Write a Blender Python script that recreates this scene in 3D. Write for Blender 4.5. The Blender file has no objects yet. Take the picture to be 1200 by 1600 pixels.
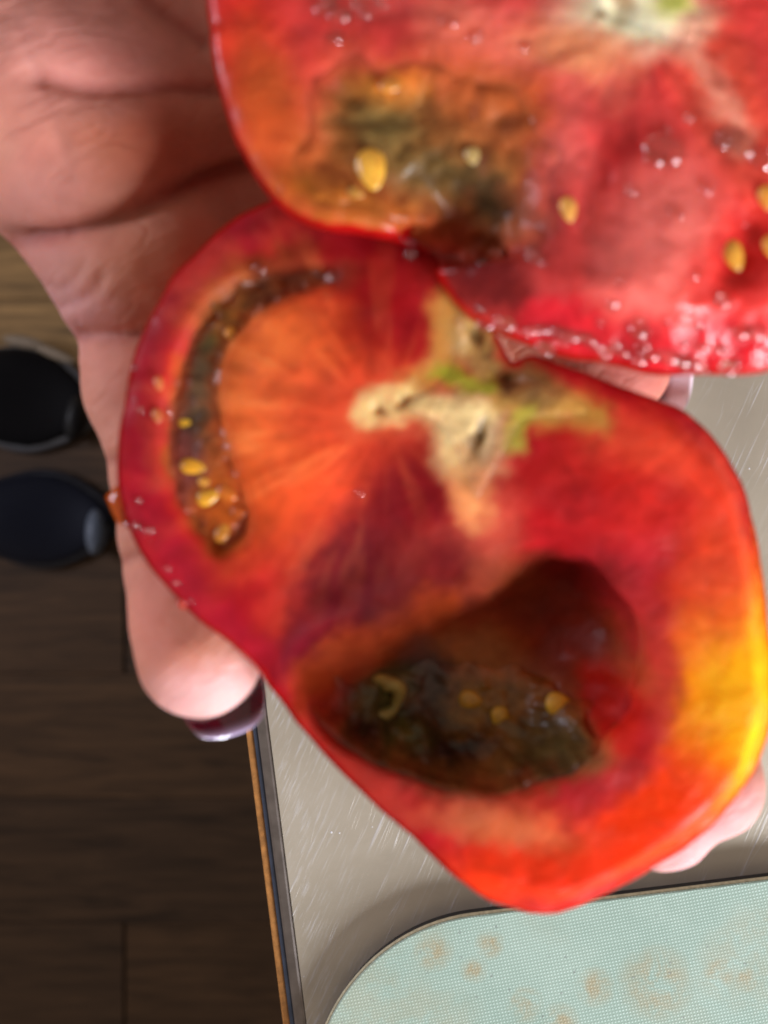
import bpy, math, random
import numpy as np
from mathutils import Vector, Matrix
random.seed(7); np.random.seed(7)
S = bpy.context.scene
C = S.collection
FPX = 1560.0          # focal length in photo pixels (photo 1200 x 1600)
H = 0.26              # camera height above the counter (metres)

# ------------------------------------------------------------------ camera
cam_d = bpy.data.cameras.new('camera'); cam = bpy.data.objects.new('camera', cam_d); C.objects.link(cam)
cam.location = (0, 0, H)
cam_d.sensor_fit = 'VERTICAL'; cam_d.sensor_height = 36.0
cam_d.lens = 36.0 * FPX / 1600.0
cam_d.clip_start = 0.01; cam_d.clip_end = 20
cam_d.dof.use_dof = True
cam_d.dof.focus_distance = 0.232
cam_d.dof.aperture_fstop = cam_d.lens / 2.5
S.camera = cam
# ------------------------------------------------------------------ world (dim room)
w = bpy.data.worlds.new("World"); S.world = w; w.use_nodes = True
wn = w.node_tree; bg = wn.nodes['Background']
bg.inputs['Color'].default_value = (0.95, 0.80, 0.66, 1)
bg.inputs['Strength'].default_value = 0.27

def area(name, loc, target, sx, sy, power, col):
    l = bpy.data.lights.new(name, 'AREA'); l.shape = 'RECTANGLE'; l.size = sx; l.size_y = sy
    l.energy = power; l.color = col
    o = bpy.data.objects.new(name, l); C.objects.link(o); o.location = loc
    o.rotation_euler = (Vector(target) - Vector(loc)).to_track_quat('-Z', 'Y').to_euler()
    return o
area('window_light', (1.00, -1.05, 0.62), (0, 0, 0.1), 0.60, 0.75, 46.0, (0.90, 0.93, 1.0))
area('side_window_light', (-1.05, 0.25, 0.42), (0, 0, 0.1), 0.5, 0.5, 9.0, (0.80, 0.83, 1.0))
S.view_settings.view_transform = 'Standard'; S.view_settings.look = 'None'
S.view_settings.exposure = 0.0; S.view_settings.gamma = 1.0

# ------------------------------------------------------------------ helpers
def W(px, py, z):
    d = H - z
    return ((px - 600.0) * d / FPX, (800.0 - py) * d / FPX, z)
def lin(c):
    c = np.asarray(c, float) / 255.0
    return np.where(c <= 0.04045, c / 12.92, ((c + 0.055) / 1.055) ** 2.4)
def tag(o, label=None, cat=None, group=None, kind=None):
    if label: o['label'] = label
    if cat: o['category'] = cat
    if group: o['group'] = group
    if kind: o['kind'] = kind
    return o
def empty(name, loc):
    o = bpy.data.objects.new(name, None); C.objects.link(o); o.location = loc; o.empty_display_size = 0.01
    return o
def _hash(ix, iy, iz, seed):
    n = (ix * 374761393 + iy * 668265263 + iz * 1274126177 + seed * 974711) & 0x7fffffff
    n = ((n ^ (n >> 13)) * 1274126177) & 0x7fffffff
    n = n ^ (n >> 16)
    return (n & 0xffff) / 65535.0
def vnoise(x, y, z=0.0, seed=0):
    x = np.asarray(x, float); y = np.asarray(y, float); z = np.zeros_like(x) + z
    fx = np.floor(x); fy = np.floor(y); fz = np.floor(z)
    ix = fx.astype(np.int64); iy = fy.astype(np.int64); iz = fz.astype(np.int64)
    u = x - fx; v = y - fy; t = z - fz
    u = u*u*(3-2*u); v = v*v*(3-2*v); t = t*t*(3-2*t)
    r = 0
    for a in (0, 1):
        for b in (0, 1):
            for c in (0, 1):
                r = r + _hash(ix+a, iy+b, iz+c, seed) * (u if a else 1-u) * (v if b else 1-v) * (t if c else 1-t)
    return r * 2 - 1
def fbm(x, y, z=0.0, seed=0, oct=3):
    r = 0; a = 1.0; s = 0
    for i in range(oct):
        r = r + a * vnoise(np.asarray(x) * 2**i, np.asarray(y) * 2**i, np.asarray(z) * 2**i, seed + i * 17); s += a; a *= 0.5
    return r / s
def sst(e0, e1, x):
    t = np.clip((x - e0) / (e1 - e0), 0, 1); return t*t*(3-2*t)
def smin(a, b, k):
    h = np.clip(0.5 + 0.5 * (b - a) / k, 0, 1); return b * (1-h) + a * h - k * h * (1-h)
def smax(a, b, k): return -smin(-a, -b, k)
def poly_dist(px, py, pts):
    """distance to an open polyline, flat arrays"""
    best = np.full(px.shape, 1e9)
    for (ax, ay), (bx, by) in zip(pts[:-1], pts[1:]):
        dx, dy = bx-ax, by-ay; L = dx*dx + dy*dy + 1e-12
        t = np.clip(((px-ax)*dx + (py-ay)*dy) / L, 0, 1)
        best = np.minimum(best, np.hypot(px-ax-t*dx, py-ay-t*dy))
    return best
def poly_inside(px, py, pts):
    ins = np.zeros(px.shape, bool); n = len(pts)
    for i in range(n):
        x1, y1 = pts[i]; x2, y2 = pts[(i+1) % n]
        if y1 == y2: continue
        c = ((y1 > py) != (y2 > py)) & (px < (x2-x1) * (py-y1) / (y2-y1) + x1)
        ins ^= c
    return ins
def poly_sdf(px, py, pts):
    d = poly_dist(px, py, list(pts) + [pts[0]])
    return np.where(poly_inside(px, py, pts), -d, d)
def catmull(pts, n=5, closed=True):
    out = []; m = len(pts)
    rng = range(m) if closed else range(m-1)
    for i in rng:
        if closed: p0, p1, p2, p3 = [np.array(pts[(i+k) % m], float) for k in (-1, 0, 1, 2)]
        else: p0, p1, p2, p3 = [np.array(pts[min(max(i+k, 0), m-1)], float) for k in (-1, 0, 1, 2)]
        for j in range(n):
            t = j / n
            out.append(tuple(0.5*((2*p1) + (-p0+p2)*t + (2*p0-5*p1+4*p2-p3)*t*t + (-p0+3*p1-3*p2+p3)*t**3)))
    if not closed: out.append(tuple(pts[-1]))
    return out
def blob(u, v, cx, cy, rx, ry, deg=0):
    a = math.radians(deg); c, s = math.cos(a), math.sin(a)
    dx, dy = u-cx, v-cy
    return np.hypot((dx*c + dy*s)/rx, (-dx*s + dy*c)/ry)   # 1 on the rim

def surface_nets(F, org, h):
    nx, ny, nz = F.shape
    ins = F < 0
    c = np.zeros((nx-1, ny-1, nz-1), np.uint8)
    for a in (0, 1):
        for b in (0, 1):
            for d in (0, 1):
                c += ins[a:nx-1+a, b:ny-1+b, d:nz-1+d]
    act = (c > 0) & (c < 8)
    I, J, K = np.nonzero(act)
    idx = np.full(act.shape, -1, np.int64); idx[I, J, K] = np.arange(len(I))
    P = np.zeros((len(I), 3)); N = np.zeros(len(I))
    cor = [(a, b, d) for a in (0, 1) for b in (0, 1) for d in (0, 1)]
    for a in cor:
        for ax in range(3):
            if a[ax]: continue
            b = list(a); b[ax] = 1
            fa = F[I+a[0], J+a[1], K+a[2]]; fb = F[I+b[0], J+b[1], K+b[2]]
            m = (fa < 0) != (fb < 0)
            t = np.where(m, fa / np.where(m, fa - fb, 1), 0)
            p = np.zeros((len(I), 3)); p[:] = a; p[:, ax] = t
            P[m] += p[m]; N[m] += 1
    V = (P / N[:, None] + np.stack([I, J, K], 1)) * h + np.array(org)
    faces = []
    for ax in range(3):
        sl0 = [slice(None)]*3; sl1 = [slice(None)]*3
        sl0[ax] = slice(0, -1); sl1[ax] = slice(1, None)
        o1, o2 = [q for q in range(3) if q != ax]
        sl0[o1] = slice(1, -1); sl0[o2] = slice(1, -1); sl1[o1] = slice(1, -1); sl1[o2] = slice(1, -1)
        A = ins[tuple(sl0)]; B = ins[tuple(sl1)]
        for flip in (False, True):
            m = (A & ~B) if not flip else (~A & B)
            q = list(np.nonzero(m)); q[o1] = q[o1] + 1; q[o2] = q[o2] + 1
            def cell(d1, d2):
                r = [x.copy() for x in q]; r[o1] = r[o1] - d1; r[o2] = r[o2] - d2
                return idx[r[0], r[1], r[2]]
            f = np.stack([cell(1, 1), cell(0, 1), cell(0, 0), cell(1, 0)], 1)
            if (ax == 1): f = f[:, ::-1]
            if flip: f = f[:, ::-1]
            faces.append(f)
    return V, np.concatenate(faces)
def smooth(V, Fq, it=2, lam=0.5):
    for _ in range(it):
        acc = np.zeros_like(V); cnt = np.zeros(len(V))
        for a, b in ((0, 1), (1, 2), (2, 3), (3, 0)):
            np.add.at(acc, Fq[:, a], V[Fq[:, b]]); np.add.at(acc, Fq[:, b], V[Fq[:, a]])
            np.add.at(cnt, Fq[:, a], 1); np.add.at(cnt, Fq[:, b], 1)
        V = V + lam * (acc / np.maximum(cnt, 1)[:, None] - V)
    return V
def normals(V, Fq):
    n = np.cross(V[Fq[:, 2]] - V[Fq[:, 0]], V[Fq[:, 3]] - V[Fq[:, 1]])
    out = np.zeros_like(V)
    for k in range(4): np.add.at(out, Fq[:, k], n)
    return out / np.maximum(np.linalg.norm(out, axis=1), 1e-20)[:, None]
def grid(lo, hi, h):
    n = [int(math.ceil((hi[i]-lo[i])/h)) + 1 for i in range(3)]
    ax = [lo[i] + np.arange(n[i]) * h for i in range(3)]
    return ax, np.meshgrid(*ax, indexing='ij', sparse=True)
def mesh_obj(name, V, F, mat, parent=None, col=None, wet=None, smooth_shade=True):
    me = bpy.data.meshes.new(name)
    V = np.asarray(V, float); 
    if parent is not None: V = V - np.array(parent.matrix_world.translation if parent.parent is None and parent.type=='EMPTY' else (0,0,0))
    me.from_pydata(V.tolist(), [], [tuple(int(i) for i in f) for f in F]); me.update()
    if smooth_shade: me.polygons.foreach_set('use_smooth', np.ones(len(me.polygons), bool))
    if col is not None:
        a = me.color_attributes.new('albedo', 'FLOAT_COLOR', 'POINT')
        c = np.ones((len(V), 4), np.float32); c[:, :3] = col; a.data.foreach_set('color', c.ravel())
    if wet is not None:
        a = me.attributes.new('wet', 'FLOAT', 'POINT'); a.data.foreach_set('value', np.asarray(wet, np.float32))
    me.materials.append(mat)
    o = bpy.data.objects.new(name, me); C.objects.link(o)
    if parent is not None: o.parent = parent
    return o
def sub(V, F, mask_f):
    f = F[mask_f]; u = np.unique(f); m = np.full(len(V), -1); m[u] = np.arange(len(u))
    return u, m[f]

# ------------------------------------------------------------------ materials
def new_mat(name):
    m = bpy.data.materials.new(name); m.use_nodes = True
    nt = m.node_tree; b = nt.nodes['Principled BSDF']
    return m, nt, b
def N(nt, t, **kw):
    n = nt.nodes.new(t)
    for k, v in kw.items(): setattr(n, k, v)
    return n
def setv(b, **kw):
    for k, v in kw.items(): b.inputs[k.replace('_', ' ')].default_value = v
def noise_node(nt, scale, detail=4, rough=0.55, vec=None, dist=0):
    n = N(nt, 'ShaderNodeTexNoise'); n.inputs['Scale'].default_value = scale; n.inputs['Detail'].default_value = detail
    n.inputs['Roughness'].default_value = rough; n.inputs['Distortion'].default_value = dist
    if vec: nt.links.new(vec, n.inputs['Vector'])
    return n
def ramp(nt, fac, stops):
    r = N(nt, 'ShaderNodeValToRGB'); e = r.color_ramp.elements
    while len(e) < len(stops): e.new(0.5)
    for q, (p, c) in zip(e, stops): q.position = p; q.color = (*c, 1) if len(c) == 3 else c
    nt.links.new(fac, r.inputs[0]); return r
def bump(nt, h, strength, dist, prev=None):
    b = N(nt, 'ShaderNodeBump'); b.inputs['Strength'].default_value = strength; b.inputs['Distance'].default_value = dist
    nt.links.new(h, b.inputs['Height'])
    if prev: nt.links.new(prev, b.inputs['Normal'])
    return b.outputs[0]

def organic(name, sss=0.35, radius=(0.006, 0.0016, 0.0008), rough=0.35, coat=0.4, fine=1200, bumpd=0.00015, var=0.18, wetrough=0.08, spec=0.5):
    m, nt, b = new_mat(name); L = nt.links
    geo = N(nt, 'ShaderNodeNewGeometry')
    at = N(nt, 'ShaderNodeAttribute', attribute_name='albedo')
    n1 = noise_node(nt, fine * 0.25, 5, 0.6, geo.outputs['Position'], 0.6)
    n2 = noise_node(nt, fine, 3, 0.6, geo.outputs['Position'])
    mr = N(nt, 'ShaderNodeMapRange'); mr.inputs['From Min'].default_value = 0.3; mr.inputs['From Max'].default_value = 0.7
    mr.inputs['To Min'].default_value = 1 - var; mr.inputs['To Max'].default_value = 1 + var
    L.new(n1.outputs['Fac'], mr.inputs['Value'])
    mx = N(nt, 'ShaderNodeVectorMath', operation='SCALE'); L.new(at.outputs['Color'], mx.inputs[0]); L.new(mr.outputs[0], mx.inputs['Scale'])
    L.new(mx.outputs[0], b.inputs['Base Color'])
    wa = N(nt, 'ShaderNodeAttribute', attribute_name='wet')
    rr = N(nt, 'ShaderNodeMapRange'); rr.inputs['To Min'].default_value = rough; rr.inputs['To Max'].default_value = wetrough
    L.new(wa.outputs['Fac'], rr.inputs['Value']); L.new(rr.outputs[0], b.inputs['Roughness'])
    b.inputs['Subsurface Weight'].default_value = sss; b.inputs['Subsurface Radius'].default_value = (1, 1, 1)
    b.inputs['Subsurface Radius'].default_value = tuple(r / 0.006 for r in radius); b.inputs['Subsurface Scale'].default_value = 0.006
    b.inputs['Coat Weight'].default_value = coat; b.inputs['Coat Roughness'].default_value = 0.07; 
    sr_ = N(nt, 'ShaderNodeMapRange'); sr_.inputs['To Min'].default_value = spec*0.25; sr_.inputs['To Max'].default_value = spec*1.6; L.new(wa.outputs['Fac'], sr_.inputs['Value']); L.new(sr_.outputs[0], b.inputs['Specular IOR Level'])
    nb = bump(nt, n1.outputs['Fac'], 0.6, bumpd * 2.2)
    nb = bump(nt, n2.outputs['Fac'], 0.5, bumpd, nb)
    if name in ('tomato_flesh', 'tomato_gel'):
        vo = N(nt, 'ShaderNodeTexVoronoi'); vo.inputs['Scale'].default_value = 900; L.new(geo.outputs['Position'], vo.inputs['Vector'])
        mw = N(nt, 'ShaderNodeMath', operation='MULTIPLY'); L.new(vo.outputs['Distance'], mw.inputs[0]); L.new(wa.outputs['Fac'], mw.inputs[1])
        nb = bump(nt, mw.outputs[0], 0.4, 0.0004, nb)
    L.new(nb, b.inputs['Normal'])
    return m
M_FLESH = organic('tomato_flesh', sss=0.55, radius=(0.006, 0.0022, 0.0009), rough=0.66, coat=0.0, fine=900, bumpd=0.00012, var=0.16, wetrough=0.13, spec=0.25)
M_CORE = organic('tomato_core', sss=0.3, radius=(0.003, 0.002, 0.001), rough=0.55, coat=0.05, fine=1500, bumpd=0.0003, var=0.25, wetrough=0.2)
M_GEL = organic('tomato_gel', sss=0.45, radius=(0.004, 0.002, 0.001), rough=0.42, coat=0.12, fine=800, bumpd=0.0003, var=0.4, wetrough=0.25, spec=0.3)
M_SEED = organic('tomato_seed', sss=0.4, radius=(0.002, 0.0015, 0.0006), rough=0.45, coat=0.1, fine=2500, bumpd=0.0001, var=0.25, wetrough=0.3)
def skin_mat():
    m = organic('tomato_skin', sss=0.3, radius=(0.004, 0.002, 0.0008), rough=0.22, coat=0.6, fine=1500, bumpd=0.00004, var=0.08)
    nt = m.node_tree; b = nt.nodes['Principled BSDF']; out = nt.nodes['Material Output']
    b.inputs['Subsurface Weight'].default_value = 0
    tr = N(nt, 'ShaderNodeBsdfTranslucent'); mi = N(nt, 'ShaderNodeMixShader'); mi.inputs[0].default_value = 0.35
    nt.links.new(b.inputs['Base Color'].links[0].from_socket, tr.inputs['Color'])
    nt.links.new(b.outputs[0], mi.inputs[1]); nt.links.new(tr.outputs[0], mi.inputs[2]); nt.links.new(mi.outputs[0], out.inputs['Surface'])
    return m
M_TSKIN = skin_mat()
def plain(name, col, rough=0.5, metallic=0, var=0.15, scale=300, bd=0.0001, coat=0, spec=0.5):
    m, nt, b = new_mat(name); tc = N(nt, 'ShaderNodeTexCoord')
    n = noise_node(nt, scale, 5, 0.6, tc.outputs['Object'])
    c = np.array(col); r = ramp(nt, n.outputs['Fac'], [(0.3, tuple(c*(1-var))), (0.7, tuple(c*(1+var)))])
    nt.links.new(r.outputs[0], b.inputs['Base Color']); setv(b, Roughness=rough, Metallic=metallic)
    b.inputs['Coat Weight'].default_value = coat; b.inputs['Specular IOR Level'].default_value = spec
    nt.links.new(bump(nt, n.outputs['Fac'], 0.4, bd), b.inputs['Normal'])
    return m
def water_mat():
    m, nt, b = new_mat('juice'); setv(b, Roughness=0.05, IOR=1.33); b.inputs['Coat Weight'].default_value = 1.0; b.inputs['Coat IOR'].default_value = 1.9; b.inputs['Coat Roughness'].default_value = 0.06; b.inputs['Transmission Weight'].default_value = 1.0
    b.inputs['Base Color'].default_value = (1.0, 0.80, 0.74, 1); return m
M_JUICE = water_mat()

def paint(u, v, base, ops):
    """colour of the thing, with some light and shade painted in, laid out in its own plane"""
    col = np.zeros(u.shape + (3,)); col[:] = lin(base)
    wu = u + 18 * fbm(u/60, v/60, 0, 3) + 11 * fbm(u/18, v/18, 0, 9)
    wv = v + 18 * fbm(u/60, v/60, 5, 31) + 11 * fbm(u/18, v/18, 5, 39)
    for op in ops:
        if op[0] == 'b':
            _, cx, cy, rx, ry, deg, c, a, soft = op
            m = 1 - sst(1 - soft, 1 + soft, blob(wu, wv, cx, cy, rx, ry, deg))
        elif op[0] == 's':
            _, pts, wd, c, a, soft = op
            m = 1 - sst(1 - soft, 1 + soft, poly_dist(wu, wv, pts) / wd)
        elif op[0] == 'p':
            _, pts, c, a, wd = op
            m = 1 - sst(-wd, wd, poly_sdf(wu, wv, catmull(pts, 4)))
        m = (m * a)[..., None]
        col = col * (1 - m) + lin(c) * m
    return col

def lathe_blob(c, r, rot, n=12, m=8, flat=0.5, taper=0.35):
    """a small drop-like ellipsoid (seed, droplet)"""
    V = []; F = []
    a = rot
    for i in range(m+1):
        t = math.pi * i / m; x = -math.cos(t); rr = math.sin(t) * (1 - taper * x)
        for j in range(n):
            p = 2*math.pi*j/n
            X = x * r[0]; Y = rr * r[1] * math.cos(p); Z = rr * r[1] * flat * math.sin(p)
            V.append((c[0] + X*math.cos(a) - Y*math.sin(a), c[1] + X*math.sin(a) + Y*math.cos(a), c[2] + Z))
    for i in range(m):
        for j in range(n):
            F.append((i*n+j, i*n+(j+1) % n, (i+1)*n+(j+1) % n, (i+1)*n+j))
    return V, F

# ================================================================== SETTING: floor, counter
M_PLANK = []
def plank_mat(i, c):
    m, nt, b = new_mat('wood_plank'); L = nt.links; tc = N(nt, 'ShaderNodeTexCoord'); mp = N(nt, 'ShaderNodeMapping')
    mp.inputs['Scale'].default_value = (1.2, 14, 1); mp.inputs['Location'].default_value = (i*3.1, i*1.7, i)
    L.new(tc.outputs['Object'], mp.inputs['Vector'])
    n = noise_node(nt, 6, 8, 0.65, mp.outputs[0], 0.8)
    c = np.array(c); r = ramp(nt, n.outputs['Fac'], [(0.3, tuple(c*0.45)), (0.5, tuple(c)), (0.72, tuple(c*1.5))])
    L.new(r.outputs[0], b.inputs['Base Color']); setv(b, Roughness=0.6); b.inputs['Specular IOR Level'].default_value = 0.25
    L.new(bump(nt, n.outputs['Fac'], 0.3, 0.001), b.inputs['Normal']); return m
wood_cols = [(0.078, 0.040, 0.018), (0.066, 0.035, 0.017), (0.084, 0.043, 0.019), (0.062, 0.033, 0.017), (0.36, 0.21, 0.08)]
M_PLANK = [plank_mat(i, c) for i, c in enumerate(wood_cols)]
def box_mesh(name, x0, x1, y0, y1, z0, z1, bev=0.0):
    import bmesh
    bm = bmesh.new()
    vs = [bm.verts.new((x, y, z)) for x in (x0, x1) for y in (y0, y1) for z in (z0, z1)]
    for f in ((0,1,3,2), (4,6,7,5), (0,4,5,1), (2,3,7,6), (0,2,6,4), (1,5,7,3)): bm.faces.new([vs[i] for i in f])
    bmesh.ops.recalc_face_normals(bm, faces=bm.faces)
    if bev: bmesh.ops.bevel(bm, geom=list(bm.edges), offset=bev, segments=2, affect='EDGES', profile=0.6)
    me = bpy.data.meshes.new(name); bm.to_mesh(me); bm.free(); return me
ZF = -0.90
subf = bpy.data.objects.new('floor', box_mesh('floor', -3, 3, -3, 3, ZF-0.05, ZF-0.019)); C.objects.link(subf)
subf.data.materials.append(plain('floor_base', (0.012, 0.008, 0.006), 0.8)); tag(subf, kind='structure')
pw = 0.145
pm = box_mesh('plank', -0.9, 0.9, -pw/2 + 0.0004, pw/2 - 0.0004, -0.018, 0, 0.0006)
pmeshes = []
for m in M_PLANK:
    q = pm.copy(); q.materials.append(m); pmeshes.append(q)
k = 0
for r in range(-9, 10):
    for s in (-1, 0, 1):
        y = r * pw + 0.03; x = s * 1.803 + (r % 3) * 0.55 - 0.5
        idx = 4 if (r in (1, 2)) else (r * 5 + s * 3 + 40) % 4
        o = bpy.data.objects.new('plank', pmeshes[idx]); C.objects.link(o); o.location = (x, y, ZF); o.parent = subf; k += 1

# counter: axis along its left edge; local +x runs across the top away from the edge, +y up the picture
A = Vector(W(395, 1150, 0)); B = Vector(W(452, 1600, 0))
ydir = (A - B).normalized(); xdir = Vector((ydir.y, -ydir.x, 0))
ang = math.atan2(xdir.y, xdir.x)
counter = empty('kitchen_counter', (A.x, A.y, -0.9)); counter.rotation_euler = (0, 0, ang)
tag(counter, 'scratched brushed steel kitchen counter top with an orange wooden edge strip', 'counter')
bpy.context.view_layer.update()
def loc_obj(name, me, mat, parent, dz=0.9):
    o = bpy.data.objects.new(name, me); C.objects.link(o); me.materials.append(mat); o.parent = parent; o.location = (0, 0, dz); return o
def steel():
    m, nt, b = new_mat('brushed_steel'); L = nt.links; tc = N(nt, 'ShaderNodeTexCoord')
    base = noise_node(nt, 22, 5, 0.6, tc.outputs['Object'], 0.5)
    cr = ramp(nt, base.outputs['Fac'], [(0.3, (0.46, 0.40, 0.31)), (0.55, (0.56, 0.49, 0.38)), (0.75, (0.64, 0.57, 0.46))])
    prev = None; masks = []
    # fine lengthwise brushing
    def stretched(rot, sx, sy, scale, det=3):
        mp = N(nt, 'ShaderNodeMapping'); mp.inputs['Rotation'].default_value = (0, 0, rot); L.new(tc.outputs['Object'], mp.inputs['Vector'])
        m2 = N(nt, 'ShaderNodeMapping'); m2.inputs['Scale'].default_value = (sx, sy, 1); L.new(mp.outputs[0], m2.inputs['Vector'])
        return noise_node(nt, scale, det, 0.6, m2.outputs[0])
    n0 = stretched(0, 1, 40, 60)
    prev = bump(nt, n0.outputs['Fac'], 0.25, 0.00006)
    # knife scratches, diagonal, brighter; denser by the edge
    sep = N(nt, 'ShaderNodeSeparateXYZ'); L.new(tc.outputs['Object'], sep.inputs[0])
    tot = None
    for rot, lo, sc in ((math.radians(-58), 0.60, 42), (math.radians(-63), 0.64, 75), (math.radians(-50), 0.66, 60), (math.radians(-70), 0.66, 52), (math.radians(20), 0.74, 60)):
        n = stretched(rot, 0.55, 26, sc, 2)
        mk = ramp(nt, n.outputs['Fac'], [(lo, (0, 0, 0)), (lo + 0.10, (0.6, 0.6, 0.6))])
        if tot is None: tot = mk.outputs[0]
        else:
            a = N(nt, 'ShaderNodeMath', operation='MAXIMUM'); L.new(tot, a.inputs[0]); L.new(mk.outputs[0], a.inputs[1]); tot = a.outputs[0]
    patch = noise_node(nt, 45, 3, 0.6, tc.outputs['Object']); pr = ramp(nt, patch.outputs['Fac'], [(0.40, (0, 0, 0)), (0.62, (1, 1, 1))])
    a = N(nt, 'ShaderNodeMath', operation='MULTIPLY'); L.new(tot, a.inputs[0]); L.new(pr.outputs[0], a.inputs[1])
    # scuffed band along the edge
    band = N(nt, 'ShaderNodeMapRange'); band.inputs['From Min'].default_value = 0.028; band.inputs['From Max'].default_value = 0.004
    L.new(sep.outputs[0], band.inputs['Value'])
    band2 = N(nt, 'ShaderNodeMapRange'); band2.inputs['From Min'].default_value = 0.0045; band2.inputs['From Max'].default_value = 0.0065
    L.new(sep.outputs[0], band2.inputs['Value'])
    bb = N(nt, 'ShaderNodeMath', operation='MULTIPLY'); L.new(band.outputs[0], bb.inputs[0]); L.new(band2.outputs[0], bb.inputs[1])
    sc = stretched(math.radians(-58), 0.5, 5, 220, 5); sr = ramp(nt, sc.outputs['Fac'], [(0.52, (0, 0, 0)), (0.72, (0.55, 0.55, 0.55))])
    bc = N(nt, 'ShaderNodeMath', operation='MULTIPLY'); L.new(bb.outputs[0], bc.inputs[0]); L.new(sr.outputs[0], bc.inputs[1])
    mxx = N(nt, 'ShaderNodeMath', operation='MAXIMUM'); L.new(a.outputs[0], mxx.inputs[0]); L.new(bc.outputs[0], mxx.inputs[1])
    # specks
    vo = N(nt, 'ShaderNodeTexVoronoi'); vo.inputs['Scale'].default_value = 170; L.new(tc.outputs['Object'], vo.inputs['Vector'])
    vr = ramp(nt, vo.outputs['Distance'], [(0.03, (1, 1, 1)), (0.06, (0, 0, 0))])
    mx2 = N(nt, 'ShaderNodeMath', operation='MAXIMUM'); L.new(mxx.outputs[0], mx2.inputs[0]); L.new(vr.outputs[0], mx2.inputs[1])
    mixc = N(nt, 'ShaderNodeMix', data_type='RGBA'); L.new(mx2.outputs[0], mixc.inputs[0]); L.new(cr.outputs[0], mixc.inputs[6]); mixc.inputs[7].default_value = (0.76, 0.77, 0.84, 1)
    L.new(mixc.outputs[2], b.inputs['Base Color'])
    b.inputs['Metallic'].default_value = 0.5
    rg = N(nt, 'ShaderNodeMapRange'); L.new(mx2.outputs[0], rg.inputs['Value']); rg.inputs['To Min'].default_value = 0.44; rg.inputs['To Max'].default_value = 0.6
    L.new(rg.outputs[0], b.inputs['Roughness'])
    prev = bump(nt, mx2.outputs[0], 0.5, 0.00012, prev)
    L.new(prev, b.inputs['Normal'])
    return m
M_STEEL = steel()
M_STEELEDGE = plain('steel_edge', (0.30, 0.26, 0.24), 0.33, 0.9, 0.2, 200, 0.0001)
M_STRIP = plain('blue_grey_strip', (0.09, 0.11, 0.16), 0.3, 0.6, 0.2, 200)
M_OAK = plain('orange_wood_edge', (0.42, 0.18, 0.045), 0.5, 0, 0.35, 400, 0.0002)
M_CAB = plain('cabinet_panel', (0.035, 0.024, 0.018), 0.6, 0, 0.2, 30)
ex = 0.0045
t = loc_obj('steel_top', box_mesh('steel_top', ex, 1.2, -0.9, 0.9, -0.03, 0.0), M_STEEL, counter)
t = loc_obj('rolled_edge', box_mesh('rolled_edge', 0.0012, ex - 0.0001, -0.9, 0.9, -0.03, -0.0003, 0.0008), M_STEELEDGE, counter)
t = loc_obj('edge_gasket', box_mesh('edge_gasket', 0.0, 0.0011, -0.9, 0.9, -0.03, -0.0012, 0.0003), M_STRIP, counter)
t = loc_obj('wooden_edge_strip', box_mesh('wooden_edge_strip', -0.0020, -0.0001, -0.9, 0.9, -0.035, -0.0020, 0.0004), M_OAK, counter)
t = loc_obj('cabinet_panel', box_mesh('cabinet_panel', 0.03, 1.15, -0.85, 0.85, -0.86, -0.031, 0.003), M_CAB, counter)
t = loc_obj('plinth', box_mesh('plinth', 0.08, 1.10, -0.82, 0.82, -0.9, -0.861), M_STRIP, counter)

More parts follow.
